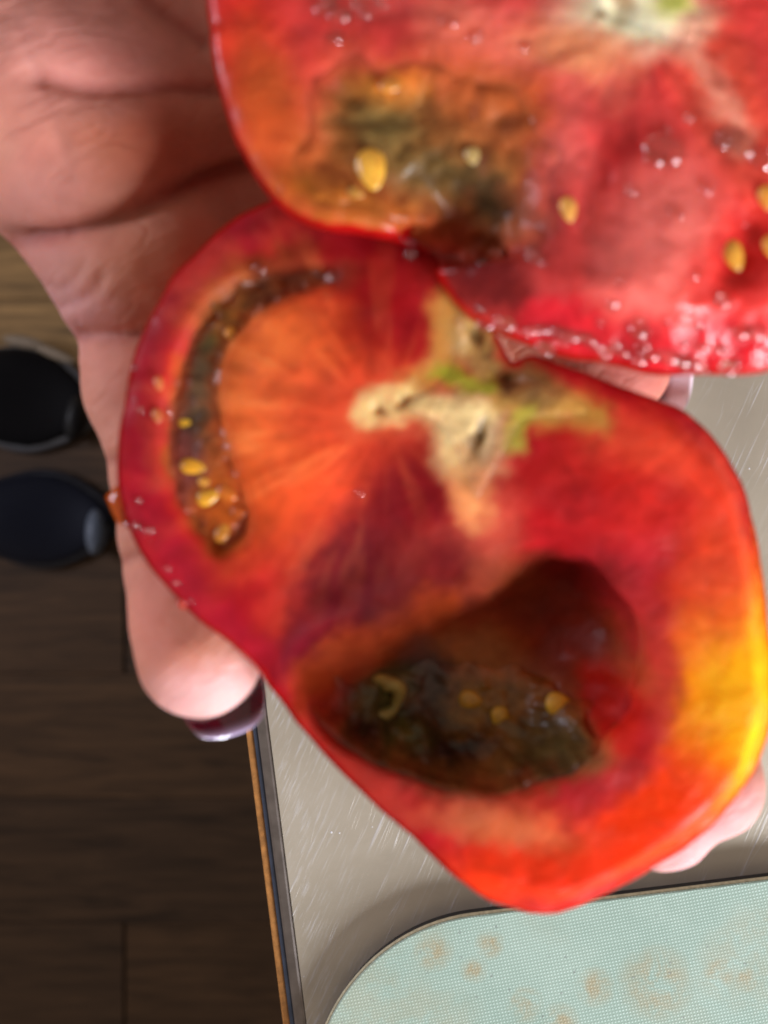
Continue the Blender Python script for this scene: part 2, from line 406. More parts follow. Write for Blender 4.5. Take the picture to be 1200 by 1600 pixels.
# mint mat, rounded corner, on the counter
def mat_mat():
    m, nt, b = new_mat('mint_woven_vinyl'); L = nt.links; tc = N(nt, 'ShaderNodeTexCoord')
    mp = N(nt, 'ShaderNodeMapping'); mp.inputs['Rotation'].default_value = (0, 0, math.radians(40)); L.new(tc.outputs['Object'], mp.inputs['Vector'])
    sep = N(nt, 'ShaderNodeSeparateXYZ'); L.new(mp.outputs[0], sep.inputs[0])
    P = 2*math.pi/0.00118
    def wave(sock):
        a = N(nt, 'ShaderNodeMath', operation='MULTIPLY'); a.inputs[1].default_value = P; L.new(sock, a.inputs[0])
        s = N(nt, 'ShaderNodeMath', operation='SINE'); L.new(a.outputs[0], s.inputs[0]); return s.outputs[0]
    pr = N(nt, 'ShaderNodeMath', operation='MULTIPLY'); L.new(wave(sep.outputs[0]), pr.inputs[0]); L.new(wave(sep.outputs[1]), pr.inputs[1])
    dots = ramp(nt, pr.outputs[0], [(0.1, (0, 0, 0)), (0.75, (1, 1, 1))])
    amp = noise_node(nt, 260, 3, 0.6, tc.outputs['Object']); am = N(nt, 'ShaderNodeMath', operation='MULTIPLY'); L.new(dots.outputs[0], am.inputs[0]); L.new(amp.outputs['Fac'], am.inputs[1])
    big = noise_node(nt, 40, 5, 0.6, tc.outputs['Object'], 0.3)
    cb = ramp(nt, big.outputs['Fac'], [(0.3, (0.28, 0.40, 0.32)), (0.7, (0.37, 0.49, 0.40))])
    m1 = N(nt, 'ShaderNodeMix', data_type='RGBA'); L.new(am.outputs[0], m1.inputs[0]); L.new(cb.outputs[0], m1.inputs[6]); m1.inputs[7].default_value = (0.60, 0.73, 0.65, 1)
    st = noise_node(nt, 75, 6, 0.65, tc.outputs['Object'], 0.4); sr = ramp(nt, st.outputs['Fac'], [(0.50, (0, 0, 0)), (0.62, (0.8, 0.8, 0.8))])
    gate = noise_node(nt, 22, 2, 0.5, tc.outputs['Object']); gr = ramp(nt, gate.outputs['Fac'], [(0.45, (0, 0, 0)), (0.55, (1, 1, 1))])
    acc = gr.outputs[0]
    mi_ = mat_e.matrix_world.inverted()
    am2 = N(nt, 'ShaderNodeMath', operation='MULTIPLY'); am2.inputs[1].default_value = 0.35; L.new(acc, am2.inputs[0]); acc = am2.outputs[0]
    for (sx_, sy_, rr_) in ((675,1485,34),(765,1475,24),(740,1515,22),(820,1570,30),(930,1542,32),(1025,1538,62),(1125,1520,30),(1165,1530,24),(875,1596,30)):
        lp = mi_ @ Vector(W(sx_, sy_, 0.007)); dn = N(nt, 'ShaderNodeVectorMath', operation='DISTANCE'); L.new(tc.outputs['Object'], dn.inputs[0]); dn.inputs[1].default_value = (lp.x, lp.y, 0.007)
        mr_ = N(nt, 'ShaderNodeMapRange'); mr_.inputs['From Min'].default_value = rr_*0.253/FPX*1.1; mr_.inputs['From Max'].default_value = rr_*0.253/FPX*0.3; L.new(dn.outputs['Value'], mr_.inputs['Value'])
        mm_ = N(nt, 'ShaderNodeMath', operation='MAXIMUM'); L.new(acc, mm_.inputs[0]); L.new(mr_.outputs[0], mm_.inputs[1]); acc = mm_.outputs[0]
    s2_ = noise_node(nt, 190, 5, 0.65, tc.outputs['Object'], 0.4); sr2 = ramp(nt, s2_.outputs['Fac'], [(0.36, (0, 0, 0)), (0.58, (0.7, 0.7, 0.7))])
    mu = N(nt, 'ShaderNodeMath', operation='MULTIPLY'); L.new(sr2.outputs[0], mu.inputs[0]); L.new(acc, mu.inputs[1])
    m2 = N(nt, 'ShaderNodeMix', data_type='RGBA'); L.new(mu.outputs[0], m2.inputs[0]); L.new(m1.outputs[2], m2.inputs[6]); m2.inputs[7].default_value = (0.40, 0.29, 0.13, 1)
    sp = noise_node(nt, 420, 2, 0.5, tc.outputs['Object']); spr = ramp(nt, sp.outputs['Fac'], [(0.68, (0, 0, 0)), (0.74, (0.5, 0.5, 0.5))])
    m3 = N(nt, 'ShaderNodeMix', data_type='RGBA'); L.new(spr.outputs[0], m3.inputs[0]); L.new(m2.outputs[2], m3.inputs[6]); m3.inputs[7].default_value = (0.16, 0.17, 0.16, 1)
    L.new(m3.outputs[2], b.inputs['Base Color']); b.inputs['Roughness'].default_value = 0.55
    L.new(bump(nt, dots.outputs[0], 0.5, 0.00012), b.inputs['Normal']); return m
def rounded_rect(x0, x1, y0, y1, r, n=24):
    P = []
    for cx, cy, a0 in ((x1-r, y1-r, 0), (x0+r, y1-r, 90), (x0+r, y0+r, 180), (x1-r, y0+r, 270)):
        for i in range(n+1):
            a = math.radians(a0 + 90*i/n); P.append((cx + r*math.cos(a), cy + r*math.sin(a)))
    return P
def slab(name, rings, mat, parent):
    V = []; F = []; n = len(rings[0][0])
    for P, z in rings: V += [(x, y, z) for x, y in P]
    for k in range(len(rings)-1):
        for i in range(n): F.append((k*n+i, k*n+(i+1) % n, (k+1)*n+(i+1) % n, (k+1)*n+i))
    F.append(tuple(reversed(range(n)))); F.append(tuple(range((len(rings)-1)*n, len(rings)*n)))
    me = bpy.data.meshes.new(name); me.from_pydata(V, [], F); me.update(); me.materials.append(mat)
    o = bpy.data.objects.new(name, me); C.objects.link(o)
    if parent: o.parent = parent
    return o
zt = 0.007
tl = Vector(W(1200, 1372, zt)); le = Vector(W(490, 1600, zt))
ux = Vector((math.cos(math.radians(7.0)), math.sin(math.radians(7.0)), 0)); uy = Vector((-ux.y, ux.x, 0))
mat_e = empty('counter_mat', (tl.x, tl.y, 0)); mat_e.rotation_euler = (0, 0, math.radians(7.0))
tag(mat_e, 'pale mint green woven texture mat with rounded corner and faint brown stains', 'mat')
bpy.context.view_layer.update()
lx = (le - tl).dot(ux) - 0.0035
r = 0.047
core_r = rounded_rect(lx, lx + 0.42, -0.30, 0.0, r)
def inset(P, d, x0, x1, y0, y1): 
    return rounded_rect(x0+d, x1-d, y0+d, y1-d, r-d)
bx = (lx, lx+0.42, -0.30, 0.0)
slab('foam_backing', [(inset(0, 0.0014, *bx), 0.0002), (inset(0, 0.0010, *bx), 0.0035), (inset(0, 0.0006, *bx), 0.0052)], plain('dark_foam', (0.018, 0.015, 0.012), 0.8, 0, 0.3, 600), mat_e)
slab('stitched_border', [(inset(0, 0.0002, *bx), 0.0053), (inset(0, 0.0, *bx), 0.0060), (inset(0, 0.0003, *bx), 0.0066)], plain('beige_border', (0.50, 0.44, 0.28), 0.6, 0, 0.25, 900), mat_e)
slab('mint_surface', [(inset(0, 0.0005, *bx), 0.0067), (inset(0, 0.0005, *bx), 0.0069), (inset(0, 0.0008, *bx), 0.0071)], mat_mat(), mat_e)

# ------------------------------------------------------------------ shoes on the floor
def shoe(label, cx_toe, cy_toe, deg, mats, length=0.27, width=0.1, grp='dark shoes on the floor'):
    M_up, M_sole, M_toe = mats
    X, Y, _ = W(cx_toe, cy_toe, ZF + 0.03)
    e = empty('shoe', (X, Y, ZF)); a = math.radians(deg); bpy.context.view_layer.update()
    tag(e, label, 'shoe', grp)
    h = 0.004
    ax, (x, y, z) = grid((-length-0.02, -0.07, -0.005), (0.02, 0.07, 0.12), h)
    t = -x / length                               # 0 toe .. 1 heel
    wv = width/2 * (0.72 + 0.35*np.exp(-((t-0.27)/0.24)**2) - 0.12*np.exp(-((t-0.62)/0.18)**2))
    def foot(grow): 
        xe = (x + length/2) / (length/2 + grow)
        endr = np.sqrt(np.clip(1 - np.abs(xe)**3.2, 0, 1))
        return wv * endr + grow
    sole = np.maximum(np.abs(y) - foot(0.004), np.maximum(z - 0.022, 0.001 - z)); sole = np.where(np.abs(x+length/2) > length/2+0.004, 0.01, sole)
    top = 0.035 + 0.045 * sst(0.1, 0.55, t)
    hh = np.sqrt(np.clip(1 - (y / np.maximum(foot(0), 1e-3))**2, 0, 1))
    up = np.maximum(z - (0.020 + (top - 0.018) * hh), 0.021 - z); up = np.where((np.abs(y) > foot(0)) | (np.abs(x+length/2) > length/2), 0.01, up)
    mouth = np.hypot(np.hypot((x + 0.72*length)/0.07, y/0.032), (z-0.10)/0.045) - 1
    up = np.maximum(up, -mouth*0.03)
    for nm, Fv, mt in (('sole', sole, M_sole), ('upper', up, M_up)):
        V, Q = surface_nets(np.broadcast_to(Fv, (len(ax[0]), len(ax[1]), len(ax[2]))).astype(float), (ax[0][0], ax[1][0], ax[2][0]), h)
        V = smooth(V, Q, 5)
        me = bpy.data.meshes.new(nm); me.from_pydata(V.tolist(), [], Q.tolist()); me.update()
        me.polygons.foreach_set('use_smooth', np.ones(len(me.polygons), bool)); me.materials.append(mt)
        o = bpy.data.objects.new(nm, me); C.objects.link(o); o.parent = e
    V, F = lathe_blob((-0.014, -0.012, 0.030), (0.012, 0.026), 0, 20, 10, 0.75, 0.2)  # toe patch; on the navy shoe its pale colour stands in for a highlight
    V = [((xx if True else 0), yy, zz) for xx, yy, zz in V]
    me = bpy.data.meshes.new('toe_patch'); me.from_pydata(V, [], F); me.update(); me.materials.append(M_toe)
    me.polygons.foreach_set('use_smooth', np.ones(len(me.polygons), bool))
    o = bpy.data.objects.new('toe_patch', me); C.objects.link(o); o.parent = e
    e.rotation_euler = (0, 0, a)
    return e
M_BLK = plain('black_suede', (0.006, 0.0055, 0.007), 0.8, spec=0.2)
M_NAVY = plain('navy_canvas', (0.008, 0.010, 0.022), 0.7, spec=0.3)
M_GREY = plain('grey_rubber', (0.13, 0.13, 0.14), 0.55)
M_TOE_GLINT = plain('painted_toe_glint', (0.16, 0.19, 0.25), 0.35)  # highlight on the navy toe, put into a pale colour
shoe('black shoe with a grey sole edge on the brown wooden floor, nearer the palm', 142, 640, -10, (M_BLK, M_GREY, plain('black_toe', (0.012, 0.012, 0.014), 0.5)), width=0.112)
shoe('navy blue shoe with a pale grey highlight painted on its toe on the brown wooden floor', 172, 815, -2, (M_NAVY, plain('navy_sole', (0.015, 0.016, 0.025), 0.6), M_TOE_GLINT), width=0.104)

for sh_, (x0_, y0_, x1_, y1_), wd_ in (((0, (4,528,70,540), 0.007)), (0, (50,538,118,566), 0.006)):
    so = [o for o in C.objects if o.name == 'shoe'][0]; bpy.context.view_layer.update(); im = so.matrix_world.inverted()
    a_ = Vector(W(x0_, y0_, ZF+0.05)); b_ = Vector(W(x1_, y1_, ZF+0.05)); mid = (a_+b_)/2; dd = b_-a_
    V, F = lathe_blob(tuple(mid), (dd.length/2, wd_), math.atan2(dd.y, dd.x), 12, 8, 0.8, 0.0)
    me = bpy.data.meshes.new('pale_trim'); me.from_pydata([tuple(im @ Vector(q)) for q in V], [], F); me.update(); me.polygons.foreach_set('use_smooth', np.ones(len(me.polygons), bool))
    me.materials.append(bpy.data.materials.get('pale_trim') or plain('pale_trim', (0.30, 0.23, 0.16), 0.6))
    to = bpy.data.objects.new('trim', me); C.objects.link(to); to.parent = so
# ================================================================== TOMATOES
class Tom: pass
def make_tomato(zc, outline, relief, cavs, T, R, bulge, color_top, color_skin, wet, h=0.0005, rimk=0.0018, tilt=(0, 0), ctr=(600, 800), shrink=0.0):
    """closed flesh body from an outline on the cut plane; returns the sampled field too"""
    d = H - zc; s = d / FPX
    pts = catmull(outline, 4)
    xs = [(p[0]-600)*s for p in pts]; ys = [(800-p[1])*s for p in pts]
    lo = (min(xs)-bulge-0.004, min(ys)-bulge-0.004, zc-T-bulge-0.003); hi = (max(xs)+bulge+0.004, max(ys)+bulge+0.004, zc+0.006)
    ax, (x, y, z) = grid(lo, hi, h)
    X2, Y2 = np.meshgrid(ax[0], ax[1], indexing='ij'); U2 = X2/s + 600; V2 = 800 - Y2/s
    d2 = poly_sdf(U2, V2, pts) * s
    d2 = d2 + shrink + 0.0003 * fbm(U2/70, V2/70, 0, 77, 2)
    # soften the medial ridge of the distance field
    k = 9
    D = d2.copy()
    for _ in range(3):
        P = np.pad(D, k, mode='edge'); c = np.cumsum(P, 0); P = (c[2*k:] - c[:-2*k]) / (2*k); c = np.cumsum(P, 1); P = (c[:, 2*k:] - c[:, :-2*k]) / (2*k)
        D = P
    wgt = sst(-0.004, -0.012, d2); d2 = d2*(1-wgt) + D*wgt
    R2 = relief(U2, V2, d2)
    Zf = zc + R2 + tilt[0]*(X2 - (ctr[0]-600)*s) + tilt[1]*(Y2 - (800-ctr[1])*s)
    o = Tom(); o.s = s; o.zc = zc; o.ax = ax; o.h = h; o.d2 = d2; o.Zf = Zf; o.lo = lo
    dep = Zf[..., None] - z
    q = np.clip((dep - bulge*1.2) / T, -0.35, 1.0)
    e = d2[..., None] + R * (1 - np.sqrt(np.maximum(1 - q*q, 0))) - bulge * (1 - 0) * (1 - np.clip(1 - dep/(bulge*1.2), 0, 1)**2)
    e = np.where(dep > T + bulge*1.2, 0.01, e)
    F = smax(-dep, e, rimk); CN = None
    for (cx, cy, cz, rx, ry, rz, deg, kk) in cavs:
        Xc = (cx-600)*s; Yc = (800-cy)*s
        a = math.radians(-deg); c_, s_ = math.cos(a), math.sin(a)
        dx = (X2-Xc)[..., None]; dy = (Y2-Yc)[..., None]; dz = z - (zc - cz)
        rr = np.sqrt(((dx*c_+dy*s_)/(rx*s))**2 + ((-dx*s_+dy*c_)/(ry*s))**2 + (dz/rz)**2)
        if CN is None: CN = 0.5*fbm(U2/48, V2/48, 0, 301, 3)
        rr = rr + 0.10*CN[..., None] + 0.012*np.sin(z*700 + U2[..., None]/30)
        cav = (rr - 1) * min(rx*s, ry*s, rz)
        F = smax(F, -cav, kk)
    o.F = F
    V, Q = surface_nets(F, lo, h); V = smooth(V, Q, 1, 0.4)
    o.V, o.Q = V, Q
    o.N = normals(V, Q)
    return o
def uv_of(o, V): return V[:, 0]/o.s + 600, 800 - V[:, 1]/o.s
def samp(o, A2, V):
    i = np.clip((V[:, 0]-o.lo[0])/o.h, 0, A2.shape[0]-1.001); j = np.clip((V[:, 1]-o.lo[1])/o.h, 0, A2.shape[1]-1.001)
    i0 = i.astype(int); j0 = j.astype(int); a = i-i0; b = j-j0
    return A2[i0, j0]*(1-a)*(1-b) + A2[i0+1, j0]*a*(1-b) + A2[i0, j0+1]*(1-a)*b + A2[i0+1, j0+1]*a*b
def height_at(o, px, py):
    """z of the flesh surface under a point of the cut plane"""
    X = (px-600)*o.s; Y = (800-py)*o.s
    i = int(round((X-o.lo[0])/o.h)); j = int(round((Y-o.lo[1])/o.h))
    colF = o.F[min(max(i, 0), o.F.shape[0]-1), min(max(j, 0), o.F.shape[1]-1)]
    ins = np.nonzero(colF < 0)[0]
    return X, Y, (o.lo[2] + (ins[-1]+0.5)*o.h) if len(ins) else o.zc
def part_volume(o, mask2, depth, lift, colf, name, mat, parent, wet=1.0, extra=None, base_col=None, fade=0.0036, ztop=None, shell=None):
    """a closed piece let into the flesh: the body field under a region of the cut plane, standing slightly proud"""
    z = o.ax[2][None, None, :]
    # region bounding box
    I, J = np.nonzero(mask2 < 0.001); i0, i1, j0, j1 = max(I.min()-3, 0), I.max()+4, max(J.min()-3, 0), J.max()+4
    Fb = o.F[i0:i1, j0:j1] - lift
    if extra is not None: Fb = Fb + (extra * sst(0.0, -0.0035, mask2))[i0:i1, j0:j1, None]
    m = mask2[i0:i1, j0:j1, None]
    Fb = Fb + (lift + 0.0004) * sst(-0.0026, 0.0, m)
    if ztop is not None: m = np.maximum(m, z - ztop)
    top = np.zeros(Fb.shape[:2])
    inside = Fb < 0; zz = np.broadcast_to(z, Fb.shape)
    top = np.where(inside.any(2), (np.where(inside, zz, -1)).max(2), o.zc)
    bot = (top[..., None] - depth - z) if shell is None else np.maximum(-o.F[i0:i1, j0:j1] - depth, shell - z)
    G = smax(smax(Fb, m, 0.0010), bot, 0.0006)
    V, Q = surface_nets(G, (o.ax[0][i0], o.ax[1][j0], o.ax[2][0]), o.h); V = smooth(V, Q, 2, 0.5)
    u, v = uv_of(o, V)
    c = colf(u, v, V)
    if base_col is not None:
        md = samp(o, mask2, V); k_ = sst(0.0002, -fade, md)[:, None]; c = base_col(u, v)*(1-k_) + c*k_
    return mesh_obj(name, V, Q, mat, parent, c, np.full(len(V), wet))

# ---------------- lower tomato half
OUT1 = [(430,318),(370,345),(320,392),(270,445),(228,520),(203,610),(190,700),(196,790),(235,880),(300,950),(385,1020),(440,1088),(500,1165),(570,1235),(650,1305),(735,1386),(800,1424),(880,1438),
        (985,1398),(1080,1342),(1160,1268),(1206,1190),(1226,1080),(1212,940),(1186,800),(1146,712),(1080,652),(1010,626),(940,599),(880,580),(835,562),(800,574),(772,528),(740,474),(704,415),(665,372),(610,345),(520,312)]
GEL1 = [(455,420),(400,430),(340,462),(300,510),(272,580),(258,650),(256,720),(272,780),(305,830),(345,866),(386,835),(384,780),(364,720),(348,650),(342,590),(358,540),(392,500),(450,462),(520,440),(510,420)]
def relief1(u, v, d2):
    r = -0.0022 * (1 - sst(-14, 14, poly_sdf(u, v, catmull(GEL1, 4))))
    r = r + 0.0014 * np.exp(-blob(u, v, 470, 620, 130, 160, 0)**2)                 # domed central flesh
    r = r + 0.0016 * np.exp(-blob(u, v, 640, 450, 110, 110, 0)**2)
    r = r + 0.0016 * np.exp(-blob(u, v, 960, 760, 140, 90, 10)**2)
    r = r - 0.0011 * np.exp(-blob(u, v, 610, 830, 90, 130, 20)**2)
    r = r - 0.0014 * np.exp(-blob(u, v, 530, 1000, 120, 90, -45)**2)
    r = r - 0.0012 * np.exp(-blob(u, v, 740, 560, 60, 50, 0)**2)
    r = r - 0.0016 * np.exp(-blob(u, v, 752, 684, 11, 26, 15)**2)                   # slit in the core
    r = r - 0.0012 * np.exp(-blob(u, v, 635, 625, 16, 7, -25)**2) - 0.0010 * np.exp(-blob(u, v, 590, 640, 10, 8, 0)**2)
    r = r - 0.0016 * np.exp(-blob(u, v, 800, 590, 26, 12, 20)**2) - 0.0014 * np.exp(-blob(u, v, 745, 520, 12, 22, 0)**2)
    r = r + 0.00022 * fib(u, v, 600, 660) * np.exp(-blob(u, v, 440, 660, 220, 260, 0)**2) + 0.00035 * fbm(u/55, v/55, 0, 5, 3) + 0.0001 * fbm(u/14, v/14, 0, 8, 2)
    r = r - 0.004 * sst(-0.004, 0.0, d2) * sst(900, 1250, u + 0.4*v - 300)
    return r
cav1 = [(775, 1098, 0.0072, 240, 160, 0.0128, -6, 0.0011), (885, 1005, 0.0070, 132, 125, 0.0118, 0, 0.0012), (600, 1105, 0.0050, 135, 92, 0.0085, 30, 0.0018), (690, 985, -0.0008, 200, 160, 0.0085, 20, 0.007), (800, 940, -0.0010, 120, 110, 0.0070, 0, 0.005), (540, 1092, 0.0020, 88, 50, 0.0065, 38, 0.003)]
OPS1 = [
 ('p', GEL1, (120,70,30), 1, 12),
 ('b', 460,640,190,230,0,(236,88,40),0.95,0.35),
 ('b', 420,590,95,120,0,(250,122,58),0.9,0.6),
 ('b', 560,650,140,80,10,(228,78,46),0.8,0.6),
 ('s', [(640,700),(540,820),(470,960)], 55, (220,66,40), 0.8, 0.7),
 ('b', 640,455,120,125,0,(150,12,20),0.95,0.5),
 ('b', 690,400,60,60,0,(196,46,40),0.5,0.8),
 ('s', [(560,360),(470,400),(420,420)], 40, (140,20,24), 0.8, 0.6),
 ('s', [(560,660),(680,660)], 26, (235,100,60), 0.7, 0.8),
 ('b', 640,780,75,110,25,(122,10,18),0.95,0.7),
 ('b', 560,900,80,130,35,(116,8,18),0.95,0.7),
 ('b', 470,1020,70,50,-45,(96,8,26),0.9,0.6),
 ('b', 640,930,60,60,0,(160,40,38),0.5,0.8),
 ('b', 870,790,90,75,0,(190,34,34),0.7,0.7),
 ('b', 980,760,140,80,12,(216,44,32),0.8,0.6), ('b', 1010,692,150,42,24,(246,86,54),0.8,0.8), ('b', 1130,800,40,90,-15,(226,52,28),0.7,0.8), ('b', 880,800,80,60,10,(170,18,24),0.75,0.7),
 ('b', 760,850,55,110,0,(190,84,60),0.7,0.7),
 ('b', 1020,1150,90,190,0,(208,46,30),0.7,0.5),
 ('b', 1150,1130,125,235,0,(250,104,14),0.9,0.6),  # yellow-orange at the lower right: backlit glow painted into the flesh
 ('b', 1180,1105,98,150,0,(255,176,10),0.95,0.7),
 ('b', 860,1350,190,75,-12,(240,56,10),0.9,0.5),
 ('b', 1040,1270,110,80,-40,(248,60,6),0.9,0.6),
 ('b', 780,1290,110,30,8,(214,120,70),0.7,0.7),
 ('s', [(480,1110),(560,1220),(640,1280)], 26, (176,60,40), 0.6, 0.7),
 ('s', [(300,560),(262,470),(330,400),(410,350)], 12, (206,70,50), 0.55, 0.8),
 ('s', [(245,560),(232,680),(240,760)], 12, (196,84,50), 0.6, 0.7),
 # inside of the cavity: browned jelly and rot
 ('b', 790,1065,240,180,-5,(168,84,38),0.95,0.22),
 ('b', 640,1030,110,50,-25,(190,80,34),0.9,0.5),
 ('b', 770,1060,80,50,20,(186,120,72),0.8,0.6),
 ('b', 930,1000,70,110,0,(130,24,14),0.85,0.5),
 ('b', 985,1130,40,70,0,(190,16,14),0.9,0.5),
 ('b', 690,1150,150,75,12,(54,50,38),0.92,0.45),
 ('b', 600,1120,60,40,0,(92,88,50),0.8,0.5),
 ('b', 670,1080,40,60,0,(84,84,84),0.6,0.7),
 ('b', 870,1190,60,40,0,(90,84,46),0.8,0.5),
 ('b', 800,1130,70,40,0,(140,110,40),0.7,0.6),
 ('b', 740,1215,50,26,0,(160,92,60),0.7,0.6),
 ('b', 720,925,110,70,15,(150,52,40),0.8,0.8), ('s', [(930,880),(1030,960),(1046,1080),(1010,1190),(900,1262)], 26, (184,34,42), 0.7, 0.8), ('b', 1120,880,50,110,0,(232,76,40),0.7,0.8), ('s', [(700,880),(640,960),(520,1040)], 40, (104,8,16), 0.85, 0.8), ('b', 860,960,60,50,0,(120,44,24),0.7,0.7), ('s', [(490,1075),(590,1010),(690,960)], 34, (176,66,24), 0.85, 0.7), ('b', 560,930,90,80,35,(84,4,14),0.9,0.8), ('b', 900,900,70,30,20,(110,20,18),0.7,0.7),
 ('s', [(400,345),(300,440),(240,540),(218,680),(222,790),(300,930),(390,1010)], 26, (172,24,44), 0.75, 0.7), ('s', [(430,345),(530,345),(640,380)], 34, (146,10,22), 0.8, 0.7),
 ('b', 380,450,110,40,-30,(110,56,22),0.8,0.6), ('b', 500,425,70,22,5,(116,40,20),0.8,0.8), ('b', 345,740,60,130,-8,(206,90,30),0.6,0.7), ('b', 350,560,36,90,20,(176,84,30),0.6,0.8),
 # core
 ('s', [(700,470),(690,560),(640,615)], 20, (206,150,70), 0.75, 0.9),
 ('b', 745,540,36,62,-18,(176,142,78),0.92,0.6),
 ('s', [(575,640),(640,625),(700,640),(760,650)], 20, (246,206,136), 0.95, 0.8),
 ('b', 740,680,56,60,0,(248,214,148),0.95,0.65),
 ('s', [(735,720),(742,800)], 24, (240,160,96), 0.75, 0.95),
 ('s', [(790,620),(860,630),(930,650)], 26, (206,160,70), 0.85, 0.8),
 ('b', 820,595,62,32,12,(138,98,52),0.92,0.6),
 ('s', [(690,580),(720,605),(760,600)], 14, (164,168,40), 0.85, 0.9),
 ('s', [(808,690),(815,650),(830,640)], 12, (176,170,56), 0.75, 0.9),
 ('b', 752,684,9,26,15,(120,88,60),0.85,0.8),
 ('b', 745,520,9,16,0,(110,76,40),0.8,0.6), ('b', 770,545,9,12,0,(120,80,44),0.8,0.6),
 ('b', 630,626,16,6,-25,(170,110,60),0.7,0.6), ('b', 592,640,9,7,0,(160,90,50),0.7,0.6),
 ('b', 795,590,20,9,15,(84,58,34),0.8,0.6),
]
def fib(u, v, cx, cy, k=1.0):
    a = np.arctan2(v-cy, u-cx); r = np.hypot(u-cx, v-cy)
    return fbm(a*9, r/120, 0, 21, 3) * sst(20, 90, r)
def col1(u, v, V=None):
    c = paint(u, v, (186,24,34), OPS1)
    f = fib(u, v, 600, 660)
    f2 = sst(0.05, 0.5, f) * np.exp(-blob(u, v, 430, 620, 170, 210, 0)**2); c = c*(1-0.30*f2[:, None]) + lin((255,150,84))*0.30*f2[:, None]
    f = f * (0.35 + 0.65*np.exp(-blob(u, v, 440, 660, 220, 260, 0)**2)); c = c * (1 + 0.22*f + 0.12*fbm(u/22, v/22, 0, 12, 3))[:, None]
    return np.clip(c, 0.002, 1)
def skincol(base, spots):
    def f(u, v, V):
        c = paint(u, v, base, spots); c = c*(1 + 0.08*fbm(u/40, v/40, V[:, 2]*400, 4, 3))[:, None]
        return np.clip(c, 0.002, 1)
    return f
skin1 = skincol((200,26,22), [('b',1190,1100,100,220,0,(255,150,14),0.95,0.7), ('b',950,1380,260,120,-20,(236,56,12),0.8,0.6), ('b',1100,650,160,60,30,(214,30,12),0.6,0.6), ('s',[(180,650),(190,800),(280,950)],40,(190,22,36),0.6,0.7), ('b',400,1080,60,60,0,(200,10,20),0.6,0.7)])  # yellow-orange spots at the right carry the backlit glow as skin colour

def finish(o, root, colf, skinf, skin_lift=0.00018, wetf=None):
    u, v = uv_of(o, o.V)
    zf = samp(o, o.Zf, o.V); d2 = samp(o, o.d2, o.V)
    outer = sst(0.0005, 0.0022, zf - o.V[:, 2]) * sst(-0.0045, -0.0015, d2 + 0*u)    # side wall near the rim
    nz = o.N[:, 2]
    side = (zf - o.V[:, 2] > 0.0012) & ((nz < 0.55) & (d2 > -0.003) | (nz < -0.05) & (zf - o.V[:, 2] > 0.006) & (d2 > -0.05))
    # side faces that look inwards (cavity walls) are not skin
    g = np.gradient(o.d2, o.h); gx = samp(o, g[0], o.V); gy = samp(o, g[1], o.V)
    out_dot = gx*o.N[:, 0] + gy*o.N[:, 1]
    bottom = (nz < -0.15)
    is_skin = (zf - o.V[:, 2] > 0.0009) & (((out_dot > 0.35) & (d2 > -0.004)) | bottom & (zf - o.V[:, 2] > 0.004) & (out_dot > -0.35))
    cin = colf(u, v, o.V); cs = skinf(u, v, o.V)
    m = is_skin.astype(float)[:, None]
    col = cin*(1-m) + cs*m
    wet = np.ones(len(u)) * 0.4 if wetf is None else wetf(u, v, o.V)
    flesh = mesh_obj('flesh', o.V, o.Q, M_FLESH, root, col, wet)
    fm = is_skin[o.Q].all(1)
    ids, q = sub(o.V, o.Q, fm)
    V = o.V[ids] + o.N[ids] * skin_lift
    sk = mesh_obj('skin', V, q, M_TSKIN, root, cs[ids], np.full(len(ids), 0.8))
    return flesh, sk
Z1 = 0.128
T1 = make_tomato(Z1, OUT1, relief1, cav1, 0.027, 0.030, 0.0012, None, None, None, h=0.0005, rimk=0.0026, shrink=0.0003)
x0, y0, _ = W(700, 900, Z1)
tom1 = empty('tomato_half', (x0, y0, Z1 - 0.03)); bpy.context.view_layer.update()
tag(tom1, 'lower cut tomato half with a deep browned rotten hollow and pale star shaped core', 'tomato', 'cut tomato halves held in the hand')
def wet1(u, v, V): return np.clip(0.10 + 0.6*fbm(u/45, v/45, 0, 55, 3) + 0.3*(V[:, 2] < Z1-0.008) - 1.0*np.exp(-blob(u, v, 600, 920, 210, 230, 20)**4), 0, 1)
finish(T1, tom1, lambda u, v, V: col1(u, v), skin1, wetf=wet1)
X2, Y2 = np.meshgrid(T1.ax[0], T1.ax[1], indexing='ij'); U2 = X2/T1.s+600; V2 = 800-Y2/T1.s
CORE1 = [(690,470),(712,455),(740,490),(768,530),(790,572),(830,566),(880,592),(930,620),(950,650),(900,672),(835,672),(812,700),(790,745),(755,810),(728,800),(705,730),(675,680),(620,655),(560,652),(545,636),(600,615),(655,598),(690,560)]
msk = poly_sdf(U2, V2, catmull(CORE1, 4)) * T1.s + 0.0004*fbm(U2/20, V2/20, 0, 61, 2)
ext = -0.0004*np.abs(fbm(U2/16, V2/16, 0, 88, 3))
part_volume(T1, msk, 0.004, 0.00010, lambda u, v, V: col1(u, v), 'core', M_CORE, tom1, 0.35, ext)
def gelcol1(u, v, V):
    c = paint(u, v, (150,74,30), [('b',330,520,70,110,25,(92,80,38),0.95,0.6), ('b',300,610,45,70,0,(96,72,50),0.9,0.5), ('b',420,445,50,30,0,(120,60,22),0.8,0.5), ('b',275,740,30,90,0,(140,70,80),0.6,0.6), ('b',345,800,40,60,0,(200,90,20),0.8,0.6), ('b',370,500,30,40,0,(170,90,20),0.6,0.6)])
    return np.clip(c*(1+0.35*fbm(u/14, v/14, 0, 71, 3))[:, None], 0.002, 1)
